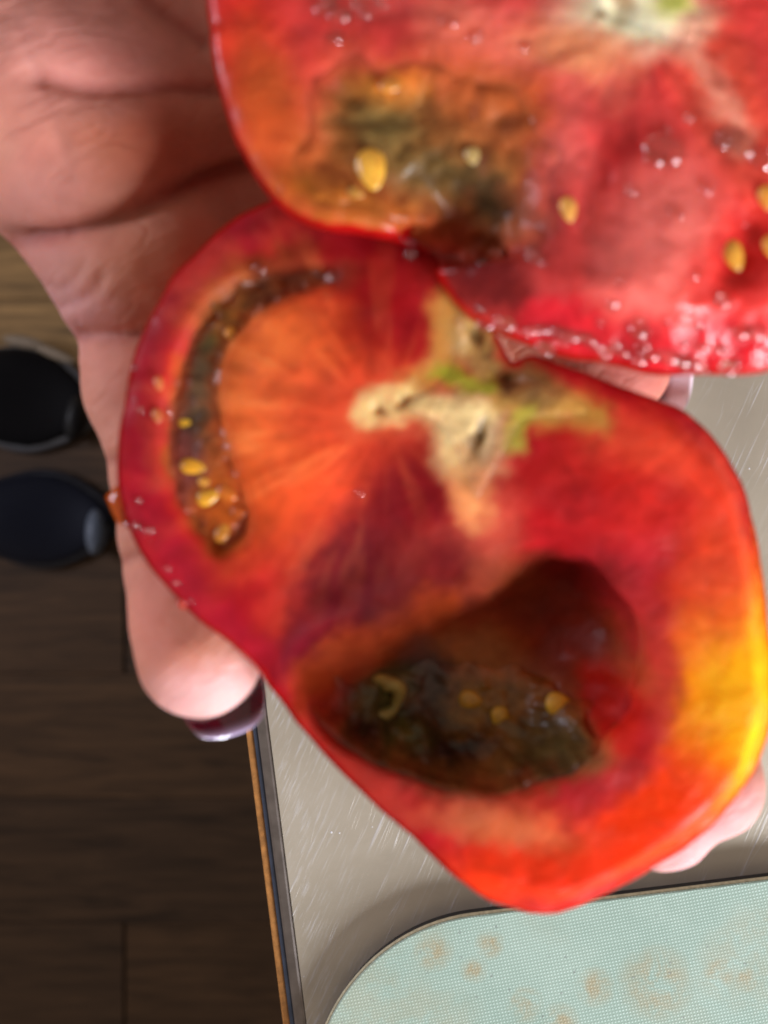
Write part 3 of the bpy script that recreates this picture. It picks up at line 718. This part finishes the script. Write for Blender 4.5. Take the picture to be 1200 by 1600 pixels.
msk = poly_sdf(U2, V2, catmull(GEL1, 4)) * T1.s - 0.0006 + 0.0009*fbm(U2/18, V2/18, 0, 62, 3) + 0.0010*fbm(np.arctan2(V2-660, U2-560)*26, np.hypot(U2-560, V2-660)/160, 0, 66, 2)*(U2 > 300)
part_volume(T1, msk, 0.003, 0.0006, gelcol1, 'locule_gel', M_GEL, tom1, 0.6, -0.0008*np.abs(fbm(U2/24, V2/24, 0, 89, 3)), base_col=lambda u, v: col1(u, v))
def rotcol1(u, v, V):
    c = paint(u, v, (140,94,44), [('b',660,1165,110,44,12,(52,46,34),0.85,0.7), ('b',545,1110,60,36,30,(60,40,22),0.8,0.7), ('b',575,1165,32,26,0,(14,11,10),0.9,0.8), ('b',715,1205,64,24,0,(24,22,22),0.9,0.8), ('b',640,1185,40,20,20,(90,92,36),0.7,0.8), ('b',900,1215,60,26,-20,(34,28,14),0.9,0.7), ('b',770,1160,60,30,0,(150,116,44),0.7,0.8), ('b',860,1080,60,60,0,(150,84,34),0.8,0.7), ('b',600,1115,50,36,0,(110,100,52),0.9,0.5), ('b',790,1110,70,50,0,(150,110,50),0.85,0.6), ('b',770,1050,70,40,20,(190,128,80),0.8,0.6), ('b',880,1200,70,40,0,(96,84,44),0.8,0.5), ('b',680,1070,40,60,0,(92,92,92),0.7,0.6)])
    return np.clip(c*(1+0.5*fbm(u/15, v/15, 0, 73, 3))[:, None], 0.002, 1)
msk = (blob(U2, V2, 735, 1172, 285, 118, 4) - 1) * 110 * T1.s + 0.002*fbm(U2/40, V2/40, 0, 63, 3)
part_volume(T1, msk, 0.0016, 0.0006, rotcol1, 'rotten_gel', M_GEL, tom1, 0.9, -0.0013*np.abs(fbm(U2/30, V2/30, 0, 90, 3)), base_col=lambda u, v: col1(u, v), ztop=Z1-0.0045, shell=Z1-0.0235, fade=0.005)

def seeds(o, root, lst, lift=0.0006):
    for (px, py, L, Wd, deg, c, *zz) in lst:
        X, Y, Z = height_at(o, px, py)
        if zz: Z = Z + zz[0]*0.3
        V, F = lathe_blob((X, Y, Z + lift), (L*o.s/2, Wd*o.s/2), math.radians(-deg), 14, 9, 0.38, 0.3)
        V = np.array(V)
        u, v = uv_of(o, V)
        cc = np.clip(lin(c)[None, :] * (1 + 0.25*fbm(u/8, v/8, 0, 14, 2))[:, None], 0, 1)
        mesh_obj('seed', V, F, M_SEED, root, cc, np.ones(len(V)))
Y_ = (240,170,60)
seeds(T1, tom1, [(295,658,44,24,10,(245,180,40)), (300,728,46,24,5,(236,160,34)), (322,776,38,26,-20,(240,165,40)), (345,832,34,22,-60,(225,140,40)), (338,706,26,18,0,(200,110,30)), (352,770,34,24,30,(215,110,24)), (372,800,28,20,0,(200,90,20)),
                 (250,600,22,14,80,(205,110,60)), (246,650,22,14,80,(200,110,60)), (360,520,24,20,60,(210,130,30)), (316,752,20,16,0,(230,150,50)),
                 (755,1135,44,34,10,(222,170,50),0.001), (806,1166,46,32,80,(226,178,44),0.001), (906,1136,46,40,0,(238,180,50),0.001), (648,1190,36,20,20,(150,140,56),0.0008)])
# curled dead membrane in the rot (ring shaped)
def ring(o, root, name, cx, cy, rx, ry, rad, deg, c, mat, zoff=0.0012):
    V = []; F = []; n, m = 36, 10
    Z = height_at(o, cx, cy)[2]
    for i in range(n):
        a = 2*math.pi*i/n; wob = 1 + 0.10*math.sin(3*a+1) + 0.06*math.sin(5*a)
        for j in range(m):
            b = 2*math.pi*j/m; rr = rad*(1+0.25*math.sin(2*a))*math.cos(b)
            lx_, ly_ = (rx*wob*o.s + rr)*math.cos(a), (ry*wob*o.s + rr)*math.sin(a)
            d = math.radians(deg)
            V.append(((cx-600)*o.s + lx_*math.cos(d)-ly_*math.sin(d), (800-cy)*o.s + lx_*math.sin(d)+ly_*math.cos(d), Z + zoff + rad*1.2*math.sin(b) + 0.0006*math.sin(2*a)))
    for i in range(n):
        for j in range(m): F.append((i*m+j, ((i+1) % n)*m+j, ((i+1) % n)*m+(j+1) % m, i*m+(j+1) % m))
    V = np.array(V); mesh_obj(name, V, F, mat, root, np.tile(lin(c), (len(V), 1)), np.full(len(V), 0.6))
ring(T1, tom1, 'curled_membrane', 598, 1122, 27, 30, 0.0010, 10, (178,160,88), M_GEL)
# torn skin flaps on the left rim
def flap(root, name, pts, z, c, thick=0.0006, tipz=0.0):
    P = [W(p[0], p[1], z + (tipz if i == 0 else 0)) for i, p in enumerate(pts)]
    n = len(P); cen = tuple(sum(p[k] for p in P)/n for k in range(3))
    V = []; 
    for dz in (thick/2, -thick/2):
        for p in P: V.append((p[0], p[1], p[2]+dz))
        for p in P: V.append(((p[0]+cen[0]*1.2)/2.2, (p[1]+cen[1]*1.2)/2.2, (p[2]+cen[2])/2 + dz*2.2))
        V.append((cen[0], cen[1], cen[2] + dz*3))
    F = []; q = 2*n+1
    for i in range(n):
        j = (i+1) % n
        F += [(i, j, n+j, n+i), (n+i, n+j, 2*n), (q+j, q+i, q+n+i, q+n+j), (q+n+j, q+n+i, q+2*n), (j, i, q+i, q+j)]
    V = np.array(V); return mesh_obj(name, V, F, M_TSKIN, root, np.tile(lin(c), (len(V), 1)), np.ones(len(V)))
flap(tom1, 'torn_skin_flap', [(166,776),(180,762),(194,748),(206,742),(212,780),(206,800),(200,815),(186,820),(176,800)], Z1-0.004, (226,100,26), 0.0008)
flap(tom1, 'torn_skin_flap', [(208,836),(220,828),(240,834),(256,852),(262,872),(240,866),(222,856)], Z1-0.003, (200,20,16), 0.0008)
flap(tom1, 'torn_skin_flap', [(276,938),(286,930),(296,938),(292,950),(282,950)], Z1-0.002, (226,60,30), 0.0008)

# ---------------- upper tomato half
OUT2 = [(322,-60),(325,30),(338,120),(366,200),(400,268),(440,315),(500,342),(575,352),(640,372),(690,420),(740,475),(800,505),(870,530),(960,551),(1060,570),(1160,570),(1250,560),(1370,480),(1460,320),(1490,120),(1450,-120),(1340,-330),(1150,-450),(900,-470),(650,-420),(450,-290),(360,-170)]
GEL2 = [(500,120),(550,88),(610,108),(670,92),(730,120),(800,128),(835,185),(868,235),(852,290),(866,350),(825,392),(770,392),(715,362),(640,345),(560,318),(500,300),(462,258),(478,200)]
def relief2(u, v, d2):
    r = -0.0026 * (1 - sst(-60, 30, poly_sdf(u, v, catmull(GEL2, 4))))
    r = r - 0.0042 * np.exp(-blob(u, v, 730, 320, 95, 45, 12)**2)
    r = r + 0.0012 * np.exp(-blob(u, v, 560, 250, 70, 50, 0)**2)
    r = r + 0.0016 * np.exp(-blob(u, v, 1040, 400, 90, 160, 25)**2) + 0.0010*np.exp(-blob(u, v, 700, 30, 160, 40, 0)**2)
    r = r - 0.0014 * np.exp(-blob(u, v, 940, 300, 30, 140, 10)**2)
    r = r - 0.0020 * np.exp(-blob(u, v, 1165, 380, 40, 70, 30)**2)
    r = r - 0.0012 * np.exp(-blob(u, v, 965, 15, 22, 16, 40)**2)
    r = r + 0.0003*fib(u, v, 1000, 40) + 0.00040 * sst(400, 500, v) * fbm(u/15, v/15, 0, 119, 2) + 0.0005 * fbm(u/50, v/50, 0, 105, 3) + 0.00016 * fbm(u/14, v/14, 0, 108, 2)
    r = r - 0.0050 * sst(-0.0085, 0.0, d2) * sst(300, 520, v)                      # lower rim rolls over
    return r
cav2 = [(720, 360, 0.0050, 95, 45, 0.0060, 10, 0.0022)]
OPS2 = [
 ('b', 380,60,60,200,8,(216,44,34),0.9,0.6),
 ('b', 430,200,60,150,-12,(206,92,36),0.85,0.6),
 ('b', 540,310,110,36,8,(170,100,20),0.85,0.6),
 ('b', 620,60,160,34,0,(180,50,46),0.7,0.6),
 ('b', 700,10,180,26,0,(224,90,84),0.7,0.7),
 ('p', GEL2, (176,92,42), 0.75, 55),
 ('b', 760,150,110,70,10,(186,90,40),0.8,0.6),
 ('b', 580,190,60,60,0,(136,110,66),0.8,0.6),
 ('b', 600,140,60,30,0,(206,120,30),0.7,0.7),
 ('b', 820,430,120,60,12,(150,40,36),0.8,0.6), ('b', 770,440,100,44,25,(104,18,20),0.9,0.7),  # dark maroon: shade of the rolled-under rim put into the colour
 ('b', 900,250,50,150,8,(228,104,96),0.8,0.7),
 ('b', 960,200,50,110,0,(198,44,44),0.8,0.6),
 ('b', 905,380,60,110,0,(184,50,48),0.8,0.6),
 ('b', 1030,380,80,130,25,(246,122,110),0.85,0.6),
 ('b', 1000,170,90,50,30,(220,70,66),0.6,0.6),
 ('b', 1160,390,60,90,25,(214,34,30),0.9,0.6),
 ('b', 1130,150,60,160,-25,(232,84,60),0.8,0.6),
 ('s', [(860,500),(960,530),(1090,545),(1200,540)], 42, (206,26,40), 0.9, 0.5),
 ('s', [(700,40),(820,70),(960,110)], 40, (232,120,96), 0.7, 0.8),
 ('b', 990,20,100,54,0,(255,240,196),1.0,0.7),
 ('b', 900,80,80,34,15,(240,150,100),0.8,0.7),
 ('s', [(1060,70),(1100,110),(1130,170),(1160,220)], 20, (250,170,140), 0.6, 0.95),
 ('b', 1060,5,30,26,0,(196,200,80),0.9,0.6),
 ('b', 980,0,20,20,30,(150,100,50),0.8,0.6), ('b', 942,26,12,10,0,(170,120,80),0.8,0.6), ('b', 1115,120,8,20,-20,(190,80,60),0.6,0.6),
]
def col2(u, v):
    c = paint(u, v, (230,68,62), OPS2)
    c = c * (1 + 0.20*fib(u, v, 1000, 40) + 0.12*fbm(u/24, v/24, 0, 112, 3))[:, None]
    return np.clip(c, 0.002, 1)
skin2 = skincol((206,22,22), [('b',340,100,60,260,0,(214,34,26),0.8,0.6)])
Z2 = 0.1395
T2 = make_tomato(Z2, OUT2, relief2, cav2, 0.026, 0.026, 0.0002, None, None, None, h=0.0005, rimk=0.0024, shrink=0.0)
x0, y0, _ = W(900, 60, Z2)
tom2 = empty('tomato_half', (x0, y0, Z2 - 0.03)); bpy.context.view_layer.update()
tag(tom2, 'upper wet cut tomato half with brown mouldy seed pocket, resting on the palm', 'tomato', 'cut tomato halves held in the hand')
finish(T2, tom2, lambda u, v, V: col2(u, v), skin2, wetf=lambda u, v, V: np.clip(0.6 + 0.9*fbm(u/45, v/45, 0, 155, 3) + 0.1*sst(430, 520, v), 0, 1))
X2, Y2 = np.meshgrid(T2.ax[0], T2.ax[1], indexing='ij'); U2 = X2/T2.s+600; V2 = 800-Y2/T2.s
CORE2 = [(905,-60),(960,-90),(1060,-80),(1110,-40),(1115,20),(1108,62),(1085,92),(1050,84),(1000,60),(930,45),(905,0)]
msk = poly_sdf(U2, V2, catmull(CORE2, 4)) * T2.s + 0.0004*fbm(U2/20, V2/20, 0, 161, 2)
part_volume(T2, msk, 0.004, 0.00010, lambda u, v, V: col2(u, v), 'core', M_CORE, tom2, 0.4, -0.0002*np.abs(fbm(U2/16, V2/16, 0, 188, 3)))
def rotcol2(u, v, V):
    c = paint(u, v, (150,92,44), [('b',590,175,60,50,0,(136,112,62),0.9,0.6), ('b',620,120,70,26,0,(196,112,34),0.8,0.7), ('b',690,265,130,50,12,(112,88,46),0.85,0.7), ('b',765,285,60,26,20,(62,44,26),0.85,0.7),
      ('b',780,170,90,60,0,(176,96,50),0.8,0.6), ('b',500,250,60,90,0,(176,104,44),0.8,0.6), ('b',720,345,70,26,10,(60,24,16),0.8,0.6), ('b',850,265,16,26,30,(60,44,40),0.9,0.5), ('b',560,320,90,22,5,(150,96,20),0.8,0.6), ('b',825,340,30,46,0,(170,104,78),0.8,0.6), ('b',690,130,16,26,0,(200,110,70),0.8,0.6), ('b',760,240,10,12,0,(120,60,50),0.8,0.6)])
    return np.clip(c*(1+0.42*fbm(u/16, v/16, 0, 173, 3))[:, None], 0.002, 1)
msk = poly_sdf(U2, V2, catmull(GEL2, 4)) * T2.s - 0.0014 + 0.0016*fbm(U2/35, V2/35, 0, 162, 3)
part_volume(T2, msk, 0.003, 0.0004, rotcol2, 'mouldy_gel', M_GEL, tom2, 0.15, -0.0012*np.abs(fbm(U2/40, V2/40, 0, 190, 3)), base_col=lambda u, v: col2(u, v), fade=0.0085)
seeds(T2, tom2, [(580,262,66,46,80,(246,176,60),0.0006), (740,236,28,24,80,(206,170,104),0.0006), (888,328,40,26,80,(246,170,80)), (1150,396,52,32,70,(250,170,60)), (1198,310,40,28,80,(250,160,60)), (1206,384,36,26,80,(246,160,60)), (556,300,26,18,20,(190,130,50),0.0006), (610,130,34,22,0,(206,130,50),0.0006)])

# juice droplets: small clear beads on the wet flesh, mostly along the lower rim
def droplets(o, root, spots, scatter):
    VV = []; FF = []
    rng = random.Random(5)
    allp = list(spots)
    for (pts, wd, n, r0, r1) in scatter:
        for _ in range(n):
            t = rng.random()*(len(pts)-1); i = int(t); f = t-i
            px = pts[i][0]*(1-f)+pts[i+1][0]*f + rng.gauss(0, wd); py = pts[i][1]*(1-f)+pts[i+1][1]*f + rng.gauss(0, wd)
            allp.append((px, py, rng.uniform(r0, r1)))
    base = 0
    for (px, py, r) in allp:
        X, Y, Z = height_at(o, px, py)
        e = rng.uniform(1.0, 1.5)
        r = r*1.25; V, F = lathe_blob((X, Y, Z + 0.05*r*o.s), (r*o.s*e, r*o.s), rng.uniform(-0.7, 0.7), 14, 9, 0.42, 0.0)
        VV += V; FF += [tuple(i + base for i in f) for f in F]; base += len(V)
    ob = mesh_obj('juice_droplets', np.array(VV), FF, M_JUICE, root); tag(ob, kind='stuff'); return ob
rim2 = [(760,478),(830,505),(880,522),(960,540),(1040,555),(1120,560),(1190,560)]
droplets(T2, tom2, [(700,40,8),(742,60,7),(930,520,9),(945,530,7),(985,538,10),(1030,545,9),(985,300,7),(1100,300,7),(1080,430,7),(960,470,8),(1130,470,9),(770,378,10),(838,402,9),(836,384,7),(1036,238,19),(1022,250,11),(1140,215,15),(1158,225,16),(1125,222,10),(1190,250,14),(880,505,8),(900,512,12),(920,515,10),(1005,510,13),(510,12,14),(530,28,10),(560,5,10),(580,2,9),(522,60,9),(818,72,8),(970,442,7),(1050,338,8),(1168,512,11),(1192,512,13),(1060,548,12),(1084,552,12),(1108,530,8),(1140,535,8)],
         [(rim2, 13, 30, 4, 9), ([(950,500),(1100,520),(1200,520)], 14, 14, 3, 7), ([(1020,230),(1180,240)], 22, 10, 3, 6), ([(490,5),(600,10)], 16, 10, 3, 7)])
droplets(T1, tom1, [(405,420,6),(495,425,4),(200,818,6),(212,822,5),(470,416,3),(640,402,7),(260,640,5),(560,770,5)], [([(210,560),(200,700),(240,870),(330,960)], 10, 14, 2, 4)])

# ================================================================== HAND
M_HAND = organic('hand_skin', sss=0.5, radius=(0.0055, 0.0022, 0.0012), rough=0.62, coat=0.0, fine=1500, bumpd=0.00006, var=0.05, wetrough=0.4, spec=0.4)
def skin_lines(m):
    nt = m.node_tree; b = nt.nodes['Principled BSDF']; L = nt.links
    geo = [n for n in nt.nodes if n.type == 'NEW_GEOMETRY'][0]
    mp = N(nt, 'ShaderNodeMapping'); mp.inputs['Rotation'].default_value = (0, 0, math.radians(-35)); L.new(geo.outputs['Position'], mp.inputs['Vector'])
    mp2 = N(nt, 'ShaderNodeMapping'); mp2.inputs['Scale'].default_value = (0.25, 1.0, 0.4); L.new(mp.outputs[0], mp2.inputs['Vector'])
    wv = N(nt, 'ShaderNodeTexWave'); wv.inputs['Scale'].default_value = 420; wv.inputs['Distortion'].default_value = 6; wv.inputs['Detail'].default_value = 3; wv.inputs['Detail Scale'].default_value = 0.6
    wv.bands_direction = 'Y'; L.new(mp2.outputs[0], wv.inputs['Vector'])
    vo = N(nt, 'ShaderNodeTexVoronoi'); vo.feature = 'DISTANCE_TO_EDGE'; vo.inputs['Scale'].default_value = 620; L.new(mp2.outputs[0], vo.inputs['Vector'])
    prev = b.inputs['Normal'].links[0].from_socket
    nb = bump(nt, wv.outputs['Fac'], 0.28, 0.00007, prev); nb = bump(nt, vo.outputs['Distance'], 0.5, 0.00030, nb)
    wp = noise_node(nt, 90, 3, 0.6, geo.outputs['Position']); ad = N(nt, 'ShaderNodeVectorMath', operation='MULTIPLY_ADD'); L.new(wp.outputs['Color'], ad.inputs[0]); ad.inputs[1].default_value = (0.006, 0.006, 0.006); L.new(mp2.outputs[0], ad.inputs[2])
    vb = N(nt, 'ShaderNodeTexVoronoi'); vb.feature = 'DISTANCE_TO_EDGE'; vb.inputs['Scale'].default_value = 170; L.new(ad.outputs[0], vb.inputs['Vector'])
    rl = ramp(nt, vb.outputs['Distance'], [(0.0, (0, 0, 0)), (0.07, (1, 1, 1))]); nb = bump(nt, rl.outputs[0], 0.45, 0.00022, nb)
    L.new(nb, b.inputs['Normal'])
skin_lines(M_HAND)
def P3(px, py, z): return np.array(W(px, py, z))
chains = [  # (points px,py,z), radii in metres
  # little finger, down the left side
  ([(150,250,0.100),(235,450,0.104),(238,600,0.106),(262,715,0.108),(288,860,0.112),(312,1022,0.118)], [0.0125,0.0112,0.0096,0.0086,0.0088,0.0090]),
  # ring finger (hidden under the fruit)
  ([(330,200,0.092),(430,420,0.088),(520,700,0.077),(650,960,0.072),(760,1140,0.080)], [0.0130,0.0120,0.0098,0.0090,0.0083]),
  # middle finger
  ([(500,150,0.090),(610,380,0.086),(760,720,0.074),(900,1060,0.078),(1034,1280,0.101)], [0.0130,0.0122,0.0098,0.0090,0.0080]),
  # index finger
  ([(660,80,0.090),(770,320,0.086),(930,660,0.074),(1060,960,0.078),(1108,1226,0.102)], [0.0130,0.0120,0.0098,0.0090,0.0082]),
  # thumb
  ([(420,-420,0.095),(700,-60,0.090),(830,260,0.088),(930,450,0.094),(966,572,0.091)], [0.0200,0.0170,0.0125,0.0108,0.0088]),
  # heel of the hand and metacarpals
  ([(-140,-60,0.106),(60,180,0.108),(215,400,0.107)], [0.0200,0.0170,0.0118]),
  ([(0,-180,0.100),(330,200,0.094)], [0.0200,0.0140]),
  ([(160,-300,0.095),(500,150,0.092)], [0.0200,0.0140]),
  ([(300,-380,0.095),(660,80,0.092)], [0.0200,0.0140]),
  # wrist and forearm
  ([(-420,-900,0.100),(-160,-620,0.098),(60,-330,0.098)], [0.026,0.024,0.022]),
  ([(-200,-1050,0.100),(80,-760,0.098),(300,-450,0.098)], [0.026,0.024,0.022]),
]
def cone(x, y, z, a, b, ra, rb):
    ab = b - a; L = float(ab @ ab)
    t = np.clip(((x-a[0])*ab[0] + (y-a[1])*ab[1] + (z-a[2])*ab[2]) / L, 0, 1)
    return np.sqrt((x-a[0]-t*ab[0])**2 + (y-a[1]-t*ab[1])**2 + (z-a[2]-t*ab[2])**2) - (ra + (rb-ra)*t)
h = 0.0008
ax, (gx, gy, gz) = grid((-0.135, -0.062, 0.045), (0.062, 0.185, 0.140), h)
gx = gx.astype(np.float32); gy = gy.astype(np.float32); gz = gz.astype(np.float32)
shape = (len(ax[0]), len(ax[1]), len(ax[2])); FH = np.full(shape, 0.05, np.float32)
for ci, (pts, rad) in enumerate(chains):
    loc = None
    P = [P3(*p) for p in pts]
    lo = np.min([p - r_ for p, r_ in zip(P, rad)], 0) - 0.014; hi = np.max([p + r_ for p, r_ in zip(P, rad)], 0) + 0.014
    sl = tuple(slice(max(int((lo[k]-ax[k][0])/h), 0), max(min(int((hi[k]-ax[k][0])/h)+1, shape[k]), 0)) for k in range(3))
    if any(s_.stop - s_.start < 2 for s_ in sl): continue
    x_, y_, z_ = gx[sl[0]], gy[:, sl[1]], gz[:, :, sl[2]]
    for i in range(len(P)-1):
        d_ = cone(x_, y_, z_, P[i], P[i+1], rad[i], rad[i+1])
        loc = d_ if loc is None else smin(loc, d_, 0.003)
    kk = 0.0045 if ci < 5 else 0.010
    # fingers stay separate from one another away from the palm
    FH[sl] = smin(FH[sl], loc.astype(np.float32), kk if ci >= 5 else 0.0022)
V, Q = surface_nets(FH, (ax[0][0], ax[1][0], ax[2][0]), h); V = smooth(V, Q, 2, 0.5)
Nn = normals(V, Q)
def proj(V):
    d = H - V[:, 2]; return V[:, 0]*FPX/d + 600, 800 - V[:, 1]*FPX/d
# folds and pads of the palm, laid out over its surface (facing up only)
u, v = proj(V)
CREASES = [([(-60,395),(40,378),(120,352),(210,322),(300,283),(400,256),(520,240)], 15, 0.0026), ([(60,118),(150,137),(230,137),(330,139),(440,150)], 11, 0.0011), ([(230,0),(260,25),(320,65)], 12, 0.0008),
           ([(120,528),(170,524),(230,522),(330,518)], 9, 0.0019), ([(160,722),(200,712),(260,705),(330,700)], 9, 0.0011), ([(180,880),(215,866),(250,872),(330,850)], 9, 0.0010),
           ([(98,478),(125,468),(150,450),(160,430)], 6, 0.0005), ([(60,440),(90,452),(115,440),(130,415)], 5, 0.0003), ([(20,20),(60,120),(110,260)], 7, 0.0003)]
def relief_h(u, v):
    r = 0.0
    for pts, wd, dp in CREASES:
        d_ = poly_dist(u, v, catmull(pts, 4, False)); r = r - 1.6*dp*(0.6*np.exp(-(d_/wd)**2) + 0.4*np.exp(-(d_/(wd*2.8))**2))
    r = r + 0.0014*np.exp(-blob(u, v, 250, 420, 130, 60, -15)**2) + 0.0012*np.exp(-blob(u, v, 180, 210, 180, 60, 0)**2) + 0.0012*np.exp(-blob(u, v, 230, 620, 90, 60, 0)**2) + 0.0010*np.exp(-blob(u, v, 290, 980, 80, 90, 0)**2)
    r = r + 0.0005*fbm(u/70, v/70, 0, 201, 3)
    return r
V = V + Nn * (relief_h(u, v) * sst(-0.1, 0.5, Nn[:, 2]))[:, None]
V = smooth(V, Q, 1, 0.25)
u, v = proj(V)
hc = paint(u, v, (205,140,118), [('b',120,60,200,120,0,(206,142,134),0.7,0.7), ('b',260,230,160,60,0,(176,98,72),0.8,0.7), ('b',260,420,130,60,-15,(204,128,98),0.7,0.7), ('b',60,330,80,120,0,(200,136,128),0.6,0.7),
   ('b',100,500,80,60,0,(196,140,140),0.6,0.7), ('b',180,620,60,90,0,(222,152,132),0.6,0.7), ('b',250,970,70,110,0,(224,140,118),0.6,0.7), ('b',330,1090,90,50,-10,(236,190,190),0.7,0.7), ('b',1000,575,90,60,0,(188,104,94),0.8,0.7), ('b',1090,1300,120,90,-30,(238,180,182),0.8,0.7)])  # whitish fingertips and darker thumb: light and shade put into the skin colour
mo = np.clip(0.5 + 0.9*fbm(u/48, v/48, 0, 215, 3), 0, 1)[:, None]*0.28; hc = hc*(1-mo) + hc*np.array([1.0, 0.68, 0.66])*mo
hc = hc * (1 + 0.09*fbm(u/35, v/35, 0, 211, 3))[:, None]
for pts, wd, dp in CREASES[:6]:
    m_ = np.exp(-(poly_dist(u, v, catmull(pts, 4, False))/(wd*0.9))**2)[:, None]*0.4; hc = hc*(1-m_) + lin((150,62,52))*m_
person = mesh_obj('person', V, Q, M_HAND, None, hc, np.full(len(V), 0.1))
tag(person, 'open left hand, palm up with long lilac nails, holding two cut tomato halves', 'person')

# nails: curved plates on the far side of the fingertips, reaching past the tip
def nail(tip, axis, up, width, length, over, c_in, c_edge, split=0.5):
    """tip: fingertip centre, axis: finger direction, up: palm side direction; plate hangs behind the finger and passes the tip"""
    axis = np.array(axis, float); axis /= np.linalg.norm(axis); up = np.array(up, float); up -= axis*(up@axis); up /= np.linalg.norm(up); side = np.cross(axis, up)
    V = []; col = []; n, m = 28, 26
    cin, ced = lin(c_in), lin(c_edge)
    for lay in (0, 1):
        for i in range(n+1):
            s_ = i/n
            for j in range(m+1):
                t_ = (j/m*2-1)
                wd = width*(1 - 0.10*(1-s_))*math.sqrt(max(1 - max(0, s_-0.62)**2*3.2, 0))
                endc = over - 0.35*width*(t_*t_)
                pos = -length + (length+endc)*s_
                th = t_*1.15
                rr = width/math.sin(1.15)
                q = np.array(tip) + axis*pos + side*(rr*math.sin(th)*wd/width) - up*(rr*math.cos(th) - 0.15*rr + (0.00045 if lay else 0) + 0.0006*0 - 0.18*width*s_**3)
                V.append(q); k_ = sst(split-0.06, split+0.06, s_); col.append((cin*(1-k_) + ced*k_) if lay == 0 else ced)
    F = []; w_ = m+1; off = (n+1)*w_
    for i in range(n):
        for j in range(m):
            a = i*w_+j; F.append((a, a+1, a+w_+1, a+w_)); F.append((off+a+1, off+a, off+a+w_, off+a+w_+1))
    for j in range(m): F.append((j+1, j, off+j, off+j+1)); a = n*w_+j; F.append((a, a+1, off+a+1, off+a))
    for i in range(n): a = i*w_; F.append((a, a+w_, off+a+w_, off+a)); a += m; F.append((a+w_, a, off+a, off+a+w_))
    V = np.array(V); o = mesh_obj('fingernail', V, F, M_NAIL, person, np.array(col), np.ones(len(V))); return o
M_NAIL = organic('nail', sss=0.2, radius=(0.002, 0.0015, 0.0012), rough=0.25, coat=0.5, fine=400, bumpd=0.00002, var=0.05)
pt = P3(322,1035,0.118)
nail(pt, P3(352,1110,0.118)-pt, (0.0,0.1,1), 0.0066, 0.006, 0.0120, (60,10,24), (206,188,224), 0.965)  # burgundy inner colour is painted shade beneath the free edge
tt = P3(966,572,0.091)
nail(tt, (1.0,-0.10,0.0), (0,0.0,1), 0.0088, 0.006, 0.0148, (58,36,74), (250,222,232), 0.80)  # dark purple inside: shade under the thumbnail, painted on the plate
mt = P3(1034,1280,0.101)
nail(mt, P3(1060,1380,0.1)-mt, (0,0.2,1), 0.0062, 0.006, 0.0078, (210,150,150), (240,214,224), 0.8)
it_ = P3(1108,1226,0.102)
nail(it_, P3(1180,1290,0.1)-it_, (0,0.2,1), 0.0062, 0.006, 0.0080, (210,150,150), (240,214,224), 0.8)
